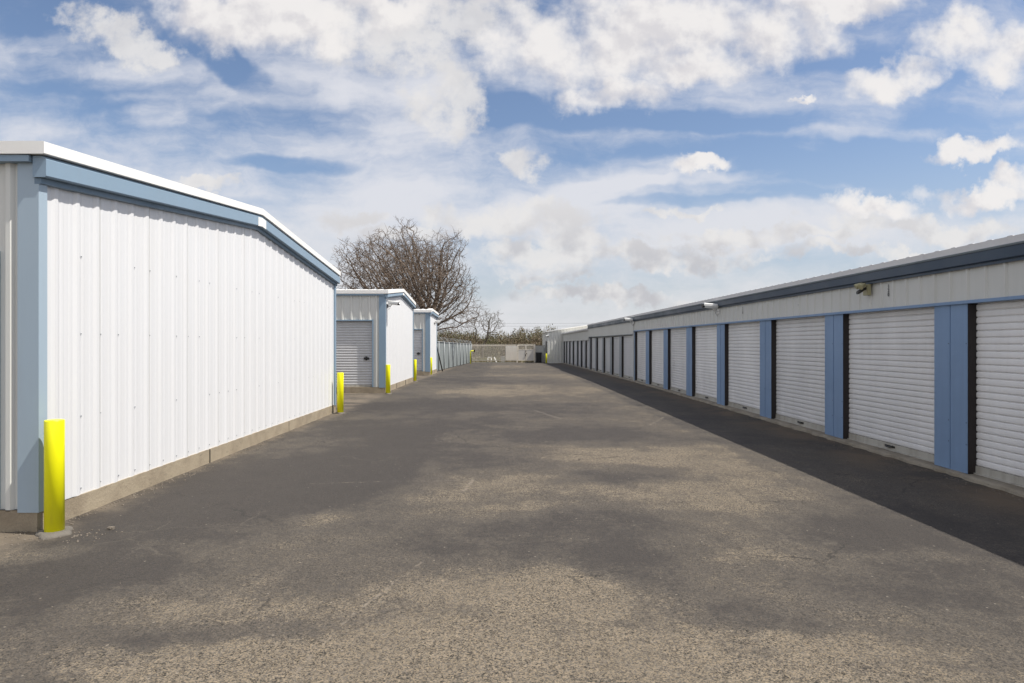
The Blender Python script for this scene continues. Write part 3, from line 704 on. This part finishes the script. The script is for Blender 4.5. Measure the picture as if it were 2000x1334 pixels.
bullet((-4.035, 22.25, 3.06), 1, 'white security camera with black front at the top corner of the middle left building', .36, tilt=-.03)
bullet((-4.085, 37.3, 2.93), 1, 'white security camera at the top of the farthest left building', .33, tilt=-.03)
bullet((XR-.03, 17.25, 2.63), -1, 'white security camera with looped cable on the right building, nearer of two', .40, lens=False, tilt=.03)
bullet((XR-.03, 28.7, 2.70), -1, 'white security camera under the right fascia above the white seam post', .40, lens=False, tilt=.03)
bullet((XS+.2, YS-.03, 2.5), -1, 'small white security camera at the corner of the far shed', .30, lens=False)
t = thing('floodlight', (XR-.03, 10.15, 2.50), 'yellowed motion-sensor floodlight beside the unit number on the right header', 'floodlight')
mb = MB(); x, y, z = XR-.03, 10.15, 2.52
mb.box(x-.045, x, y-.07, y+.07, z-.11, z+.06); mb.box(x-.055, x-.045, y-.06, y+.06, z-.10, z+.03); mb.build('housing', M['yellowed'], t)
for sy, zz_, out in ((-.055, .055, .10), (.06, .07, .09)):
    mb = MB(); a = Vector((x-.03, y+sy*.5, z+.03)); b_ = Vector((x-out, y+sy, z+zz_)); mb.tube([a, b_], .012, 8)
    d = Vector((-.7, sy*3, -.45)).normalized(); u = d.orthogonal().normalized(); v = d.cross(u)
    mb.loft([[b_+d*q2+u*r*math.cos(q)+v*r*math.sin(q) for q in [2*math.pi*i/14 for i in range(14)]] for q2, r in ((-.03, .012), (0, .026), (.07, .046), (.085, .046))]); mb.build('lamp_head', M['yellowed'], t)
mb = MB(); c_ = Vector((x-.11, y-.02, z-.03))
mb.loft([[c_+Vector((-q2, 0, -q2*.5))+Vector((0, r*math.cos(q), r*math.sin(q))) for q in [2*math.pi*i/14 for i in range(14)]] for q2, r in ((-.06, .02), (0, .03), (.05, .035), (.08, .028))]); mb.build('sensor', M['blackhw'], t)

# ------------------------------------------------------------------ chain link fence
A = Vector((-4.45, 39.4, 0)); B = Vector((-3.5, 66.3, 0)); nP = 11
m_, n, b = mat('fence_fabric'); p = wpos(n)
yy = n.sep(p)[1]; wv = n.m('ABSOLUTE', n.m('SINE', n.m('MULTIPLY', yy, 42)))
n.put(b.inputs['Base Color'], n.mix(n.ramp(wv, .1, .5), (.10, .115, .115), n.mix(n.ramp(n.noise(n.v('MULTIPLY', p, (1, 3, .4)), 2, 4), .4, .7), (.21, .235, .235), (.27, .29, .285))))
b.inputs['Roughness'].default_value = .6; M['fabric'] = m_
t = thing('chain_link_fence', (A.x, (A.y+B.y)/2, 0), 'grey slatted chain link fence with barbed wire along the left side', 'fence')
pts = [A.lerp(B, i/(nP-1)) for i in range(nP)]
for p_ in pts: p_.z = zg(p_.y)
mb = MB()
for p_, q_ in zip(pts[:-1], pts[1:]):
    for s_ in (0, .012):
        mb.add([(p_.x+s_, p_.y, p_.z+.04), (q_.x+s_, q_.y, q_.z+.04), (q_.x+s_, q_.y, q_.z+1.88), (p_.x+s_, p_.y, p_.z+1.88)], [(0, 1, 2, 3)])
mb.build('slatted_mesh', M['fabric'], t)
for p_ in pts:
    mb = MB(); mb.tube([(p_.x+.05, p_.y, p_.z-.03), (p_.x+.05, p_.y, p_.z+1.93)], .032, 10); po = mb.build('post', M['steel'], t)
    mb = MB(); mb.tube([(p_.x+.05, p_.y, p_.z+1.93), (p_.x-.24, p_.y-.04, p_.z+2.24)], .014, 6); mb.build('barbed_wire_arm', M['steel'], po)
mb = MB(); mb.tube([(p_.x+.05, p_.y, p_.z+1.90) for p_ in pts], .022, 8); mb.build('top_rail', M['steel'], t)
for k in (.35, .68, .98):
    mb = MB(); mb.tube([(p_.x+.05-.29*k, p_.y-.04*k, p_.z+1.93+.31*k) for p_ in pts], .006, 4)
    for i in range(110):
        c_ = pts[0].lerp(pts[-1], i/109); c_.z = zg(c_.y)+1.93+.31*k; c_.x += .05-.29*k
        mb.tube([c_+Vector((-.02, 0, -.02)), c_+Vector((.02, 0, .02))], .004, 3)
    mb.build('barbed_wire', M['steel'], t)
mb = MB(); mb.tube([(-4.25, 40.3, 1.5), (-4.0, 41.4, -.08)], .04, 8); mb.build('diagonal_brace', M['blackhw'], t)

# ------------------------------------------------------------------ gates
YG = 67.0; zG = zg(YG)
t = thing('sliding_gate', (-1.2, YG, zG), 'cream sliding gate of thin vertical pickets across the end of the drive', 'gate')
xa, xb = -3.45, 1.12
def rail(parent, x0, x1, z_, h=.08, mt='cream', nm='rail', d=.03):
    mb = MB(); mb.box(x0, x1, YG-d, YG+d, z_-h/2, z_+h/2); return mb.build(nm, M[mt], parent)
rail(t, xa, xb, 1.50, .09); rail(t, xa, xb, -.03, .08)
mb = MB(); mb.box(-.019, .019, -.015, .015, 0, 1.62); mb.add([(-.019, -.015, 1.62), (.019, -.015, 1.62), (.019, .015, 1.62), (-.019, .015, 1.62), (0, 0, 1.68)], [(0, 1, 4), (1, 2, 4), (2, 3, 4), (3, 0, 4)])
pk = mb.build('picket', M['cream'], None); pk.parent = t; L = parent_loc(t)
npk = 41
for i in range(npk):
    o = pk if i == 0 else pk.copy()
    if i: COL.objects.link(o); o.parent = t
    o.location = (xa+.05+(xb-xa-.1)*i/(npk-1)-L.x, YG-.045-L.y, -.0-L.z)
for x in (-2.9, -.6, .9):
    mb = MB(); mb.cyl((0, 0, 0), [(.09, -.02), (.09, .02)], 14); o = mb.build('roller', M['blackhw'], t); o.rotation_euler = (math.pi/2, 0, 0); o.location = (x-L.x, YG-L.y, zG+.09-L.z)
mb = MB(); mb.box(xa, xb, YG-.02, YG+.02, zG+.0, zG+.03); tag(mb.build('track', M['steel'], t))
t = thing('gate_post', (1.22, YG, zG), 'square cream post between the sliding gate and the solid gate', 'post', 'gate posts')
mb = MB(); mb.box(1.16, 1.28, YG-.06, YG+.06, zG-.02, 1.58); mb.box(1.15, 1.29, YG-.07, YG+.07, 1.58, 1.61); mb.build('shaft', M['cream'], t)
mb = MB(); mb.box(1.05, 1.16, YG-.03, YG+.03, .72, .80); mb.build('latch', M['cream'], t)
t2 = thing('gate_post', (3.03, YG, zG), 'square cream post right of the solid gate, beside the black bin', 'post', 'gate posts')
mb = MB(); mb.box(2.97, 3.09, YG-.06, YG+.06, zG-.02, 1.62); mb.box(2.96, 3.10, YG-.07, YG+.07, 1.62, 1.65); mb.build('shaft', M['cream'], t2)
t3 = thing('gate_post', (-3.58, YG, zG), 'square grey post at the end of the chain link fence', 'post', 'gate posts')
mb = MB(); mb.box(-3.64, -3.52, YG-.06, YG+.06, zG-.02, 1.95); mb.box(-3.66, -3.50, YG-.1, YG-.06, .95, 1.25); mb.build('shaft', M['steel'], t3)
t = thing('pedestrian_gate', (2.12, YG, zG), 'off-white double gate with solid lower panels and black latch', 'gate')
rail(t, 1.28, 2.97, 1.53, .07)
for x0, x1 in ((1.30, 2.10), (2.13, 2.95)):
    mb = MB(); mb.box(x0, x1, YG-.02, YG+.02, -.03, 1.08); lf = mb.build('solid_panel', M['gatewhite'], t)
    fr = MB(); fr.box(x0, x0+.05, YG-.035, YG-.0205, -.05, 1.5); fr.box(x1-.05, x1, YG-.035, YG-.0205, -.05, 1.5); fr.box(x0+.05, x1-.05, YG-.034, YG-.0205, 1.05, 1.11); fr.box(x0+.05, x1-.05, YG-.034, YG-.0205, -.06, .0); fr.build('frame', M['cream'], lf)
for i in range(17):
    o = pk.copy(); COL.objects.link(o); o.parent = t; L = parent_loc(t); o.scale = (1, 1, .37); o.location = (1.36+1.54*i/16-L.x, YG-.0-L.y, 1.05-L.z)
mb = MB(); mb.box(2.06, 2.17, YG-.07, YG-.036, .92, .98); mb.tube([(2.05, YG-.06, .48), (2.12, YG-.06, .62), (2.22, YG-.06, .74)], .03, 6); mb.box(2.04, 2.12, YG-.07, YG-.036, .40, .50); mb.build('latch', M['blackhw'], t)
# grey wall panel and black bin
t = thing('panel_fence', (3.6, YG+.3, zG), 'plain grey metal panel wall between the gate and the far shed', 'fence')
mb = MB(); ribbed(mb, (3.10, YG+.3), (1, 0), (0, -1), 1.0, lambda u: zG-.05, lambda u: 1.46, off=.1, h=.012, minor=False); mb.box(3.10, 4.10, YG+.305, YG+.33, zG, 1.46); mb.build('panel', M['shadewhite'], t)
mb = MB(); mb.box(3.08, 4.12, YG+.26, YG+.34, 1.46, 1.50); mb.build('top_cap', M['steel'], t)
t = thing('wheeled_bin', (3.42, YG-.3, zG), 'black wheeled bin standing right of the solid gate', 'bin')
x0, x1, ya, yb = 3.12, 3.72, YG-.62, YG-.05
mb = MB(); mb.loft([[(x0+.05, ya+.05, zG+.03), (x1-.05, ya+.05, zG+.03), (x1-.05, yb-.03, zG+.03), (x0+.05, yb-.03, zG+.03)], [(x0, ya, zG+.97), (x1, ya, zG+.97), (x1, yb, zG+.97), (x0, yb, zG+.97)]], 0, False); mb.build('body', M['black'], t)
mb = MB(); mb.loft([[(x0-.03, ya-.04, zG+.97), (x1+.03, ya-.04, zG+.97), (x1+.03, yb+.02, zG+.97), (x0-.03, yb+.02, zG+.97)], [(x0-.02, ya-.03, zG+1.0), (x1+.02, ya-.03, zG+1.0), (x1+.02, yb, zG+1.05), (x0-.02, yb, zG+1.05)]], 0, False); mb.build('lid', M['black'], t)
for x in (x0-.0, x1-.05):
    mb = MB(); mb.loft([[(x+d_, yb+.0+.1*math.cos(a_), zG+.1+.1*math.sin(a_)) for a_ in [2*math.pi*i/14 for i in range(14)]] for d_ in (0, .05)]); mb.build('wheel', M['black'], t)
# things standing behind the gate
t = thing('storage_cabinet', (.65, YG+2.6, zG), 'tall white metal cabinet behind the sliding gate', 'cabinet')
mb = MB(); mb.box(.02, 1.28, YG+2.5, YG+3.1, zG+.12, 1.42); mb.build('body', M['white'], t)
mb = MB(); mb.box(.04, .63, YG+2.48, YG+2.5, zG+.16, 1.38); mb.box(.66, 1.26, YG+2.48, YG+2.5, zG+.16, 1.38); mb.build('door', M['gatewhite'], t)
mb = MB(); mb.box(.04, .14, YG+2.55, YG+2.65, zG-.02, zG+.12); mb.box(1.14, 1.24, YG+2.55, YG+2.65, zG-.02, zG+.12); mb.box(.04, .14, YG+2.95, YG+3.05, zG-.02, zG+.12); mb.box(1.14, 1.24, YG+2.95, YG+3.05, zG-.02, zG+.12); mb.build('leg', M['blackhw'], t)
t = thing('plastic_crate', (-.25, YG+1.5, zG), 'grey plastic crate left of the white cabinet behind the gate', 'crate')
mb = MB(); mb.box(-.46, -.04, YG+1.3, YG+1.8, zG, zG+.52); mb.box(-.48, -.02, YG+1.28, YG+1.82, zG+.52, zG+.57); mb.build('body', M['steel'], t)
t = thing('barricade', (-1.65, YG+1.5, zG), 'small white trestle behind the gate pickets', 'trestle')
mb = MB(); mb.box(-1.88, -1.42, YG+1.45, YG+1.55, zG+.42, zG+.54); mb.build('top_board', M['camwhite'], t)
for x in (-1.85, -1.5):
    for s_ in (-1, 1):
        mb = MB(); mb.tube([(x+.02, YG+1.5, zG+.45), (x+.02+.03*s_, YG+1.5+.2*s_, zG-.02)], .03, 4); mb.build('leg', M['camwhite'], t)
t = thing('white_board', (-1.15, YG+1.4, zG), 'white board leaning behind the gate pickets', 'board')
mb = MB(); mb.loft([[(-1.02, YG+1.4, zG), (-.88, YG+1.4, zG), (-.88, YG+1.44, zG), (-1.02, YG+1.44, zG)], [(-1.22, YG+1.55, zG+.55), (-1.08, YG+1.55, zG+.55), (-1.08, YG+1.59, zG+.55), (-1.22, YG+1.59, zG+.55)]], 0, False); mb.build('plank', M['camwhite'], t)

# ------------------------------------------------------------------ small stones
def rock(mb, c, r, q, mi=0):
    pts = []; 
    for k, zz_ in enumerate((-.5, .1, .65)):
        rr = (.85, 1, .55)[k]
        pts.append([(c[0]+r*rr*math.cos(a_)*q.uniform(.75, 1.2), c[1]+r*rr*math.sin(a_)*q.uniform(.75, 1.2), c[2]+r*zz_*q.uniform(.7, 1.1)) for a_ in [2*math.pi*i/6+q.uniform(-.2, .2) for i in range(6)]])
    mb.loft(pts, mi, False)
q = random.Random(4); x, y = G(217, 1034)
mb = MB(); mb.box(x-.028, x+.024, y-.018, y+.018, -.002, .022); rock(mb, (x, y, .012), .024, q); tag(mb.build('stone', M['stone']), 'single pale stone lying on the asphalt near the first bollard', 'stone')
mb = MB()
for i in range(500):
    y = 5.6+10.4*q.random(); x = -4.08+abs(q.gauss(0, .07)); rock(mb, (x, y, .002), q.uniform(.004, .013)*(1.6 if q.random() < .05 else 1), q)
for i in range(260):
    y = 21.9+6.8*q.random(); x = -4.02+abs(q.gauss(0, .09)); rock(mb, (x, y, .002), q.uniform(.006, .016), q)
for i in range(350):
    y = 2.5+18*q.random(); x = XR-.16-abs(q.gauss(0, .10)); rock(mb, (x, y, .002), q.uniform(.004, .012), q)
for i in range(110):
    a_ = q.uniform(0, 6.28); rr = abs(q.gauss(.22, .12)); rock(mb, (-3.9+rr*math.cos(a_)*1.5, 5.62+rr*math.sin(a_)*.7, .002), q.uniform(.004, .012), q)
for i in range(350):
    y = 2.6+14*q.random()**1.6; x = q.uniform(-3.9, 4.5); rock(mb, (x, y, .001), q.uniform(.002, .006), q)
tag(mb.build('gravel', M['stone']), 'loose gravel and crumbs along the foundations', 'gravel', kind='stuff')

# ------------------------------------------------------------------ trees (space colonisation)
def grow(base, fork, lobes, n_att, step, infl, kill, seed, trunk_r, twig_len, twig_n, twig_r, mt, tree_name, label, group=None, tip=.012, stems=None):
    R = np.random.RandomState(seed)
    att = []
    tot = sum(r[3]*r[4]*r[5] for r in lobes)
    for (cx_, cy_, cz_, rx_, ry_, rz_) in lobes:
        k = int(n_att*rx_*ry_*rz_/tot); v = R.normal(size=(k, 3)); v /= np.linalg.norm(v, axis=1)[:, None]; v *= (R.rand(k, 1)**(1/2.4))
        att.append(v*np.array([rx_, ry_, rz_])+np.array([cx_, cy_, cz_]))
    att = np.concatenate(att)
    pos = [np.array(base, float)]; par = [-1]
    for pth in (stems or [fork]):
        cur = 0; tgt = np.array(pth, float)
        while np.linalg.norm(tgt-pos[cur]) > step:
            d = (tgt-pos[cur]); d /= np.linalg.norm(d); d = d+R.normal(size=3)*.12; d /= np.linalg.norm(d)
            pos.append(pos[cur]+d*step); par.append(cur); cur = len(pos)-1
    near = np.full(len(att), 1e9); who = np.zeros(len(att), int)
    alive = np.ones(len(att), bool); start = 0
    for it in range(220):
        newp = np.array(pos[start:])
        if len(newp):
            for c0 in range(0, len(newp), 200):
                ch = newp[c0:c0+200]
                D = np.linalg.norm(att[:, None, :]-ch[None], axis=2); mi_ = D.argmin(1); md = D[np.arange(len(att)), mi_]
                up = md < near; near[up] = md[up]; who[up] = start+c0+mi_[up]
        alive &= near > kill
        act = alive & (near < infl)
        if not act.any(): break
        start = len(pos); dirs = {}
        for i in np.where(act)[0]:
            d = att[i]-pos[who[i]]; d /= np.linalg.norm(d)+1e-9; dirs.setdefault(who[i], []).append(d)
        added = 0
        for k, ds in dirs.items():
            d = np.sum(ds, axis=0); nn_ = np.linalg.norm(d)
            if nn_ < 1e-3: continue
            d = d/nn_+R.normal(size=3)*.16; d /= np.linalg.norm(d); pos.append(pos[k]+d*step); par.append(k); added += 1
        if not added: break
    Np = len(pos); rad = np.zeros(Np); kids = [[] for _ in range(Np)]
    for i in range(1, Np): kids[par[i]].append(i)
    ex = 2.12
    for i in range(Np-1, -1, -1): rad[i] = tip**ex if not kids[i] else sum(rad[k] for k in kids[i])
    rad = rad**(1/ex); s_ = trunk_r/rad[0]; rad = np.maximum(rad*(1+(s_-1)*np.clip((rad-tip)/(rad[0]-tip), 0, 1)), tip)
    t = thing(tree_name, tuple(base), label, 'tree', group)
    trunk = MB(); crown = MB()
    P_ = np.array(pos)
    def seg_(mb, a, b_, ra, rb, nn_):
        d = Vector(b_-a); 
        if d.length < 1e-6: return
        d.normalize(); u = d.orthogonal().normalized(); v = d.cross(u); a = Vector(a); b_ = Vector(b_)
        ra_ = [a+u*ra*math.cos(2*math.pi*k/nn_)+v*ra*math.sin(2*math.pi*k/nn_) for k in range(nn_)]
        rb_ = [b_+u*rb*math.cos(2*math.pi*k/nn_)+v*rb*math.sin(2*math.pi*k/nn_) for k in range(nn_)]
        mb.strip(ra_, rb_, 0, True, closed=True)
    for i in range(1, Np):
        ra, rb = rad[par[i]], rad[i]
        if ra > rb*1.6: ra = rb*1.25
        big = rad[i] > trunk_r*.42
        seg_(trunk if big else crown, P_[par[i]], P_[i], ra, rb, 8 if big else (5 if rad[i] > .03 else 3))
    # twigs
    for i in range(1, Np):
        if rad[i] > .05: continue
        d0 = P_[i]-P_[par[i]]; d0 /= np.linalg.norm(d0)+1e-9
        k = twig_n if not kids[i] else (1 if R.rand() < .45 else 0)
        for _ in range(k):
            d = d0*.8+R.normal(size=3)*.7; d[2] += .12; d /= np.linalg.norm(d); a = P_[i]
            for s2 in range(3):
                b_ = a+d*twig_len*R.uniform(.6, 1.2)/3; seg_(crown, a, b_, twig_r*(1-.2*s2), twig_r*(.8-.2*s2), 3); a = b_
                d = d+R.normal(size=3)*.35; d /= np.linalg.norm(d)
                if s2 < 2 and R.rand() < .7:
                    e = d+R.normal(size=3)*.9; e /= np.linalg.norm(e); seg_(crown, a, a+e*twig_len*.35, twig_r*.7, twig_r*.35, 3)
    if trunk.v: trunk.build('trunk', mt, t)
    crown.build('crown', mt, t)
    return t
YT = 50.0
def at(x, y, Y): return ((x-CX)/F*Y, Y, H-(y-CY)/F*Y)
bx_, _, _ = at(838, 0, YT)
def lobe(x, y, rx, rz, ry=None, dY=0):
    c_ = at(x, y, YT+dY); k = (YT+dY)/F; return (c_[0], c_[1], c_[2], rx*k, (ry or (rx+rz)/2)*k, rz*k)
lobes = [lobe(790, 560, 120, 75, 120), lobe(785, 478, 36, 48), lobe(868, 492, 42, 40), lobe(720, 512, 48, 44), lobe(684, 520, 34, 50), lobe(885, 565, 46, 60), lobe(908, 608, 38, 34), lobe(745, 470, 22, 26), lobe(890, 475, 24, 24), lobe(840, 530, 60, 60),
         lobe(870, 640, 50, 12, 40), lobe(780, 620, 110, 30, 90), lobe(810, 520, 70, 60, 60, 3), lobe(740, 500, 50, 35, 60, -2)]
grow((bx_, YT, zg(YT)-.1), (bx_+.05, YT, 3.1), lobes, 8500, .24, 2.6, .30, 3, .37, .70, 3, .0125, M['bark'], 'oak_tree', 'large bare oak tree with spreading twigs behind the left buildings', None, .016)
YB = 80.0
def lobeb(x, y, rx, rz): k = YB/F; c_ = at(x, y, YB); return (c_[0], c_[1], c_[2], rx*k, rx*k*.8, rz*k)
c_ = at(942, 685, YB)
grow((c_[0], YB, -.4), (c_[0]+.1, YB, 1.3), [lobeb(958, 632, 24, 22), lobeb(950, 615, 8, 12), lobeb(972, 618, 10, 12)], 260, .3, 5, .4, 11, .12, .8, 3, .017, M['bark2'], 'bare_tree', 'bare forked tree behind the gate, tallest of the thin trees', 'bare trees beyond the gate', .022)
c_ = at(930, 685, YB+3)
grow((c_[0], YB+3, -.4), (c_[0], YB+3, 2.0), [lobeb(927, 636, 13, 20)], 120, .3, 5, .4, 12, .07, .7, 2, .013, M['bark2'], 'bare_tree', 'slim bare tree between the oak and the forked tree', 'bare trees beyond the gate', .02)
c_ = at(1001, 685, YB+6)
grow((c_[0], YB+6, -.4), (c_[0], YB+6, 2.4), [lobeb(1001, 645, 10, 12)], 70, .3, 5, .4, 13, .06, .7, 2, .013, M['bark2'], 'bare_tree', 'small bare tree rising above the right half of the sliding gate', 'bare trees beyond the gate', .02)

# ------------------------------------------------------------------ brush and far wood
R = np.random.RandomState(5)
def hts(x, Y):
    pxx = CX+x/Y*F
    h = 4.0+.35*math.sin(pxx*.045)+.25*math.sin(pxx*.13+1)+.15*math.sin(pxx*.31)
    if pxx > 1030: h += .9*min(1, (pxx-1030)/25)
    if pxx > 1085: h -= 1.6
    if 975 < pxx < 1000: h -= .2
    return h*(Y/92.0)
vv = []; ff = []
def leafq(c, s_, long=False):
    d = R.normal(size=3); d /= np.linalg.norm(d); e = np.cross(d, R.normal(size=3)); e /= np.linalg.norm(e)
    l_, w_ = (s_*3.0, s_*.22) if long else (s_, s_*.7)
    if long: d = np.array([d[0]*.5, d[1]*.5, abs(d[2])+.6]); d /= np.linalg.norm(d)
    o = len(vv); vv.extend([tuple(c-d*l_*.5), tuple(c+e*w_*.5), tuple(c+d*l_*.5), tuple(c-e*w_*.5)]); ff.append((o, o+1, o+2, o+3))
clumps = [(R.uniform(-45, 45), R.uniform(84, 104)) for _ in range(1200)]
for (x, Y) in clumps:
    hmax = hts(x, Y); top = hmax*R.uniform(.6, 1.0)**.6; rr = R.uniform(.7, 1.5)
    for _ in range(150):
        v = R.normal(size=3); v /= np.linalg.norm(v); v *= R.rand()**.4
        c_ = np.array([x+v[0]*rr, Y+v[1]*rr, -.3+top*.5+v[2]*top*.52])
        leafq(c_, R.uniform(.12, .30), R.rand() < .5)
me = bpy.data.meshes.new('far_wood'); me.from_pydata(vv, [], ff); me.materials.append(M['brush']); fo = bpy.data.objects.new('far_wood', me); COL.objects.link(fo)
tag(fo, 'olive and brown brush and wood beyond the gate', 'wood', kind='stuff')
# a rolling far rise behind the brush
mb = MB(); xs = np.linspace(-260, 260, 90)
rows = []
for Y, hz in ((105, -.5), (112, 1.0), (125, 2.0), (160, 2.4), (260, 2.0)):
    rows.append([(x, Y, hz+(.3*math.sin(x*.11+Y)+.2*math.sin(x*.29) if hz > 0 else 0)) for x in xs])
for a, b2 in zip(rows[:-1], rows[1:]): mb.strip(a, b2, 0, True)
m2, n, b = mat('scrub_slope'); p = wpos(n)
n.put(b.inputs['Base Color'], n.mix(n.ramp(n.noise(n.v('MULTIPLY', p, (1, .3, 1)), .5, 8, .7), .38, .62), (.065, .053, .033), (.075, .075, .036))); b.inputs['Roughness'].default_value = .95
tag(mb.build('hill', m2), kind='structure')
# dry grass tufts between gate and brush
vv = []; ff = []
for _ in range(9000):
    x = R.uniform(-14, 12); Y = R.uniform(67.6, 84); c_ = np.array([x, Y, zg(Y)-.03]); hh = R.uniform(.08, .3); a_ = R.uniform(0, 6.28)
    o = len(vv); dx_, dy_ = math.cos(a_)*.03, math.sin(a_)*.03
    vv.extend([tuple(c_+[dx_, dy_, 0]), tuple(c_-[dx_, dy_, 0]), tuple(c_+[R.normal()*.08, R.normal()*.08, hh])]); ff.append((o, o+1, o+2))
me = bpy.data.meshes.new('grass'); me.from_pydata(vv, [], ff); me.materials.append(M['grass']); fo = bpy.data.objects.new('grass', me); COL.objects.link(fo)
tag(fo, 'dry grass growing on the ground beyond the gate', 'grass', kind='stuff')

# ------------------------------------------------------------------ power line
t = thing('power_line', (0, 120, 0), 'thin overhead power line crossing the sky beyond the gate', 'power line')
for k, (za, dy_) in enumerate(((5.95, 0), (5.45, .2))):
    mb = MB(); mb.tube([(-48+98*i/24, 120+dy_, za-.5+.5*((i-12)/12)**2) for i in range(25)], .012, 5); mb.build('wire', M['black'], t)
for x in (-48, 50):
    mb = MB(); mb.cyl((x, 120.1, 0), [(.13, -1), (.09, 6.3)], 10); mb.box(x-.04, x+.04, 119.6, 120.6, 5.85, 5.95); mb.build('pole', M['bark2'], t)
